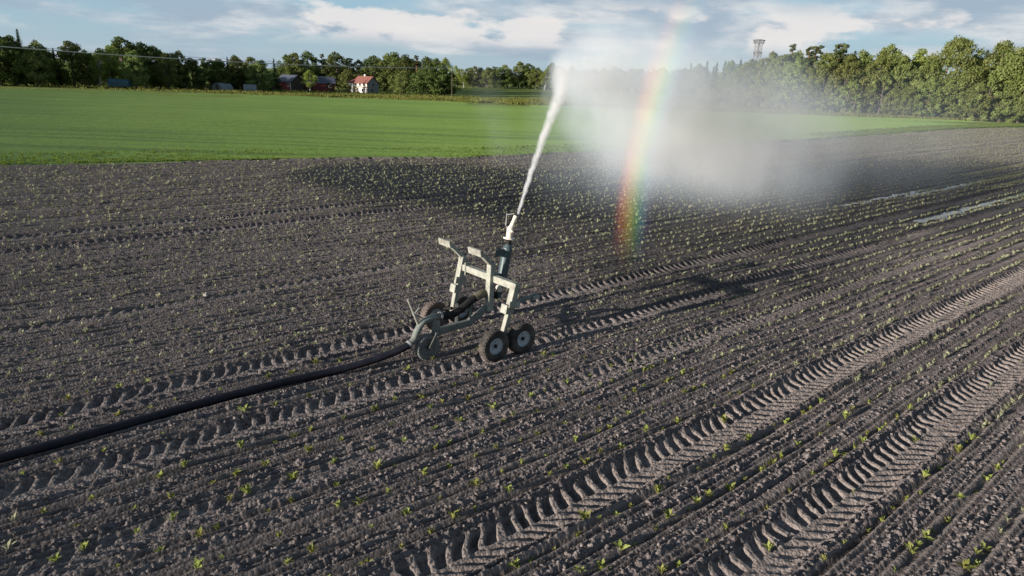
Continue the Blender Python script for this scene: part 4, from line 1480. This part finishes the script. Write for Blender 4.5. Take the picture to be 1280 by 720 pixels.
pA = pole(-150, 116, 7.9, 'wooden power pole standing before the left wood, outside the farm')
pB = pole(556, 203, 7.9, 'wooden power pole in front of the dark trees, right of the farmhouse')
for k, (off, sag, rr_) in enumerate(((-0.7, 1.2, 0.10), (0.7, 0.7, 0.03))):
    a, b = pA + Vector((0, off, -0.15)), pB + Vector((0, off, -0.15))
    q = []
    for i in range(41):
        t = i / 40
        p_ = a.lerp(b, t)
        p_.z -= sag * 4 * t * (1 - t)
        q.append(p_)
    o = MB().tube(q, rr_, 6).build('overhead_cable', M['cable'] if k == 0 else M['dark_wood'], None, True)
    tag(o, ('thick pale overhead cable sagging in front of the left wood', 'thin dark overhead wire hanging just above the pale cable')[k], 'cable')


def pylon(px, y, h):
    r0 = empty('lattice_pylon', site(px, y), R(20))
    tag(r0, 'tall steel lattice pylon rising behind the forest edge beyond the spray', 'pylon')
    body = MB()
    def half(z): return 2.3 - 1.55 * min(1, z / (h * 0.72)) if z < h * 0.72 else 0.75
    lv = list(np.linspace(0, h * 0.72, 8)) + list(np.linspace(h * 0.72, h, 5)[1:])
    for i in range(len(lv) - 1):
        z0, z1 = lv[i], lv[i + 1]
        a0, a1 = half(z0), half(z1)
        c0 = [(-a0, -a0), (a0, -a0), (a0, a0), (-a0, a0)]
        c1 = [(-a1, -a1), (a1, -a1), (a1, a1), (-a1, a1)]
        for k in range(4):
            n_ = (k + 1) % 4
            body.beam((*c0[k], z0), (*c1[k], z1), 0.15, bev=0)
            body.beam((*c0[k], z0), (*c1[n_], z1), 0.065, bev=0)
            body.beam((*c0[n_], z0), (*c1[k], z1), 0.065, bev=0)
            body.beam((*c1[k], z1), (*c1[n_], z1), 0.065, side=(0, 0, 1), bev=0)
    body.build('tower', M['steel'], r0)
    for z, L_ in ((h * 0.99, 1.9), (h * 0.80, 1.3)):
        arm = MB()
        for s in (-1, 1):
            arm.beam((-L_, s * 0.45, z), (L_, s * 0.45, z), 0.2, bev=0)
            arm.beam((-L_, s * 0.4, z), (-0.7, s * 0.7, z - 1.2), 0.14, bev=0)
            arm.beam((L_, s * 0.4, z), (0.7, s * 0.7, z - 1.2), 0.14, bev=0)
        ao = arm.build('crossarm', M['steel'], r0)
        ins = MB()
        for s in (-1, 1):
            ins.tube([(s * L_ * 0.95, 0, z - 0.1), (s * L_ * 0.95, 0, z - 1.0)], 0.12, 8)
        ins.build('insulator', M['dark_wood'], ao)


pylon(932, 225, 18.3)


# ------------------------------------------------------------------ spray, jet and rainbow
def capsule(t, pos, a, b, r0, r1, d0, d1, power=2.0):
    """soft density around the segment a-b"""
    a, b = Vector(a), Vector(b)
    ab = b - a
    rel = t.v('SUBTRACT', pos, tuple(a))
    tt = t.m('MULTIPLY', t.v('DOT_PRODUCT', rel, tuple(ab)), 1.0 / max(ab.length_squared, 1e-6), clamp=True)
    tt = t.m('MINIMUM', t.m('MAXIMUM', tt, 0.0), 1.0)
    near_ = t.v('SCALE', tuple(ab), scale=tt)
    dist = t.v('LENGTH', t.v('SUBTRACT', rel, near_))
    rad = t.m('MULTIPLY_ADD', tt, r1 - r0, r0)
    f = t.m('MAXIMUM', t.m('SUBTRACT', 1.0, t.m('DIVIDE', dist, rad)), 0.0)
    f = t.m('POWER', f, power)
    return t.m('MULTIPLY', f, t.m('MULTIPLY_ADD', tt, d1 - d0, d0))


def ellip(t, pos, c, r, dens, rot=0.0, power=1.5):
    mp = t.n('ShaderNodeMapping', vector_type='TEXTURE')
    t.t.links.new(pos, mp.inputs[0])
    mp.inputs['Location'].default_value = c
    mp.inputs['Rotation'].default_value = (0, 0, rot)
    mp.inputs['Scale'].default_value = r
    f = t.m('MAXIMUM', t.m('SUBTRACT', 1.0, t.v('LENGTH', mp.outputs[0])), 0.0)
    return t.m('MULTIPLY', t.m('POWER', f, power), dens)


def total(t, parts):
    s = parts[0]
    for q in parts[1:]:
        s = t.m('ADD', s, q)
    return s


JET = [(0.045, 13.02, 2.41), (0.40, 15.0, 3.25), (0.78, 17.0, 4.02), (1.12, 18.9, 4.62), (1.22, 20.8, 5.15), (1.40, 23.0, 5.65), (1.85, 26.0, 6.0), (3.6, 29.5, 6.35)]


def build_jet():
    pts = smooth_path(JET[:6], 8)
    rad = [0.05 + 0.66 * (i / (len(pts) - 1)) ** 1.25 for i in range(len(pts))]
    m, t = new_mat('jet_water')
    pos = t.n('ShaderNodeTexCoord').outputs['Object']
    jm = t.n('ShaderNodeMapping')
    t.t.links.new(pos, jm.inputs[0])
    jm.inputs['Scale'].default_value = (3.0, 0.45, 2.2)
    jm.inputs['Rotation'].default_value = (R(-20), 0, R(8))
    st = t.noise(jm.outputs[0], 2.4, 5, 0.7)
    jw = t.v('SCALE', t.v('SUBTRACT', t.noise(pos, 3.2, 3, 0.6, col=True), (0.5, 0.5, 0.5)), scale=0.085)
    pos = t.v('ADD', pos, jw)
    parts = []
    R_ = [0.034, 0.082, 0.145, 0.25, 0.40, 0.60]
    D_ = [34.0, 12.0, 6.0, 2.6, 0.9, 0.1]
    for i in range(5):
        parts.append(capsule(t, pos, JET[i], JET[i + 1], R_[i], R_[i + 1], D_[i], D_[i + 1], 1.2))
    s = parts[0]
    for q in parts[1:]:
        s = t.m('MAXIMUM', s, q)
    d = t.m('MULTIPLY', s, t.m('MULTIPLY_ADD', t.step(st, 0.30, 0.70), 0.9, 0.55))
    vsn = t.n('ShaderNodeVolumeScatter')
    vsn.inputs['Color'].default_value = (0.93, 0.96, 1, 1)
    vsn.inputs['Anisotropy'].default_value = 0.05
    t.t.links.new(d, vsn.inputs['Density'])
    finish(t, None, None, vsn.outputs[0])
    m.cycles.volume_step_rate = 0.06
    o = MB().tube(pts, rad, 14).build('water_jet', m, None, True)
    tag(o, 'white jet of water shooting up from the nozzle of the irrigation cart', 'water jet', None, 'stuff')


def build_spray():
    m, t = new_mat('spray_mist')
    pos = t.n('ShaderNodeTexCoord').outputs['Object']
    wob = t.v('SCALE', t.v('SUBTRACT', t.noise(pos, 0.28, 3, 0.55, col=True), (0.5, 0.5, 0.5)), scale=1.7)
    p2 = t.v('ADD', pos, wob)
    wob1 = t.v('SCALE', t.v('SUBTRACT', t.noise(pos, 0.9, 4, 0.6, col=True), (0.5, 0.5, 0.5)), scale=1.0)
    p1 = t.v('ADD', pos, wob1)
    parts = [capsule(t, p1, JET[2], JET[4], 0.30, 0.85, 0.14, 0.50, 1.2),
             capsule(t, p1, (1.55, 21.5, 4.85), (2.7, 25.5, 5.4), 0.7, 1.7, 0.46, 0.34, 0.9),
             ellip(t, p1, (3.55, 25.0, 4.6), (2.5, 4.5, 2.6), 0.30, 0.3, 0.6),
             ellip(t, p1, (4.5, 26.5, 2.5), (4.4, 6.0, 4.0), 0.075, 0.4, 0.6),
             ellip(t, p2, (7.9, 29.8, 2.3), (5.2, 7.0, 4.9), 0.38, 0.5, 0.9),
             ellip(t, p2, (13.0, 34.5, 1.6), (10.0, 9.0, 4.0), 0.075, 0.7, 1.0),
             ellip(t, p2, (22.0, 44.0, 1.5), (17.0, 12.0, 5.0), 0.026, 0.7, 1.0),
             ellip(t, p2, (6.2, 29.0, 6.3), (3.6, 6.5, 3.2), 0.025, 0.3, 1.0),
             capsule(t, p2, (-1.7, 36.0, 4.6), (-0.4, 33.0, 1.2), 0.9, 1.3, 0.075, 0.06, 1.0)]
    n = t.noise(p2, 0.55, 4, 0.6)
    streak = t.n('ShaderNodeMapping')
    t.t.links.new(pos, streak.inputs[0])
    streak.inputs['Scale'].default_value = (1.0, 1.0, 0.22)
    n2 = t.noise(streak.outputs[0], 1.1, 3, 0.5)
    d = t.m('MULTIPLY', total(t, parts), t.m('ADD', t.m('MULTIPLY', t.step(n, 0.25, 0.75), 0.85), t.m('MULTIPLY', t.step(n2, 0.2, 0.8), 0.7)))
    sp = t.n('ShaderNodeSeparateXYZ')
    t.t.links.new(pos, sp.inputs[0])
    d = t.m('MULTIPLY', d, t.step(sp.outputs[2], -0.3, 1.6))
    vsn = t.n('ShaderNodeVolumeScatter')
    vsn.inputs['Color'].default_value = (0.74, 0.86, 1.0, 1)
    vsn.inputs['Anisotropy'].default_value = 0.10
    t.t.links.new(d, vsn.inputs['Density'])
    finish(t, None, None, vsn.outputs[0])
    m.cycles.volume_step_rate = 0.22
    # rounded body of air that holds the drifting drops
    bm = bmesh.new()
    bmesh.ops.create_icosphere(bm, subdivisions=4, radius=1.0)
    for q in bm.verts:
        c = q.co.copy()
        q.co = Vector((12.0 + c.x * 20 * (1 if c.x > 0 else 0.95), 36.0 + c.y * 18.5, max(-0.1, 3.0 + c.z * 8.5)))
    me = bpy.data.meshes.new('water_spray')
    bm.to_mesh(me); bm.free()
    o = link('water_spray', me, None, m)
    tag(o, 'drifting white curtain of fine water spray hanging over the wet soil', 'spray', None, 'stuff')


def build_rainbow():
    """a sheet of sunlit drops lying on the 42 degree circle about the point opposite the sun"""
    az, el = R(52.0), R(8.6)
    ax = Vector((math.sin(az) * math.cos(el), math.cos(az) * math.cos(el), -math.sin(el)))
    r0 = empty('tmp', (0, 0, 0))
    rotq = ax.to_track_quat('Z', 'Y')
    d1, d2 = 13.6, 15.0                     # along the axis
    a_in, a_out = R(39.5), R(43.3)
    V, F = [], []
    inv = rotq.inverted()
    n = 96
    rot0 = 0.5
    for i in range(n + 1):
        a = 2 * math.pi * i / n + math.pi * rot0
        for dd in (d1, d2):
            for an in (a_in, a_out):
                rr = dd * math.tan(an)
                V.append(Vector((rr * math.cos(a), rr * math.sin(a), dd)))
    W = [rotq @ v + Vector((0, 0, 5.0)) for v in V]
    segs = []
    for i in range(n + 1):
        c = sum((W[4 * i + j] for j in range(4)), Vector()) / 4
        segs.append(c.z > -0.4 and c.z < 9.2 and c.x < 9.0)
    best, cur = [], []
    for i in range(n + 1):
        if segs[i]:
            cur.append(i)
        else:
            if len(cur) > len(best): best = cur
            cur = []
    if len(cur) > len(best): best = cur
    base_c = W[4 * best[0]].copy()
    vv, ff = [], []
    for i in best:
        vv += [tuple(W[4 * i + j]) for j in range(4)]
    k = len(best)
    for i in range(k - 1):
        o, p_ = 4 * i, 4 * i + 4
        for a, b in ((0, 1), (1, 3), (3, 2), (2, 0)):
            ff.append((o + a, o + b, p_ + b, p_ + a))
    ff += [(0, 2, 3, 1), (4 * k - 4, 4 * k - 3, 4 * k - 1, 4 * k - 2)]
    bpy.data.objects.remove(r0)
    m, t = new_mat('rainbow_drops')
    pos = t.n('ShaderNodeTexCoord').outputs['Object']
    rel = t.v('SUBTRACT', pos, (0, 0, 5.0))
    along = t.v('DOT_PRODUCT', rel, tuple(ax))
    radial = t.v('LENGTH', t.v('SUBTRACT', rel, t.v('SCALE', tuple(ax), scale=along)))
    ang = t.m('ARCTANGENT', t.m('DIVIDE', radial, along))
    s = t.m('DIVIDE', t.m('SUBTRACT', ang, a_in), a_out - a_in)
    col = t.ramp(s, [(0.0, (0.05, 0.03, 0.10)), (0.18, (0.16, 0.13, 0.42)), (0.34, (0.10, 0.42, 0.48)), (0.46, (0.26, 0.66, 0.16)), (0.58, (0.88, 0.78, 0.10)), (0.70, (1.0, 0.44, 0.06)), (0.82, (0.80, 0.12, 0.05)), (1.0, (0.10, 0.01, 0.01))])
    prof = t.m('MULTIPLY', t.step(s, 0.0, 0.42), t.m('SUBTRACT', 1.0, t.step(s, 0.74, 1.0)))
    sp = t.n('ShaderNodeSeparateXYZ')
    t.t.links.new(pos, sp.inputs[0])
    z = sp.outputs[2]
    zf = t.m('MULTIPLY', t.m('MULTIPLY_ADD', t.step(z, 0.3, 3.0), 0.74, 0.26), t.m('SUBTRACT', 1.0, t.m('MULTIPLY', t.step(z, 4.4, 8.0), 0.96)))
    zf = t.m('MULTIPLY', zf, t.step(z, -0.1, 1.2))
    nn = t.noise(pos, 0.9, 4)
    d = t.m('MULTIPLY', t.m('MULTIPLY', prof, zf), t.m('MULTIPLY_ADD', t.step(nn, 0.3, 0.7), 0.8, 0.55))
    vsn = t.n('ShaderNodeVolumeScatter')
    t.t.links.new(col, vsn.inputs['Color'])
    vsn.inputs['Anisotropy'].default_value = -0.55
    t.t.links.new(t.m('MULTIPLY', d, 0.115), vsn.inputs['Density'])
    finish(t, None, None, vsn.outputs[0])
    m.cycles.volume_step_rate = 0.12
    me = bpy.data.meshes.new('rainbow')
    me.from_pydata(vv, [], ff)
    bm = bmesh.new(); bm.from_mesh(me); bmesh.ops.recalc_face_normals(bm, faces=bm.faces[:]); bm.to_mesh(me); bm.free()
    o = link('rainbow', me, None, m)
    tag(o, 'soft rainbow arc standing in the drifting water spray', 'rainbow', None, 'stuff')


build_jet()
build_spray()
build_rainbow()
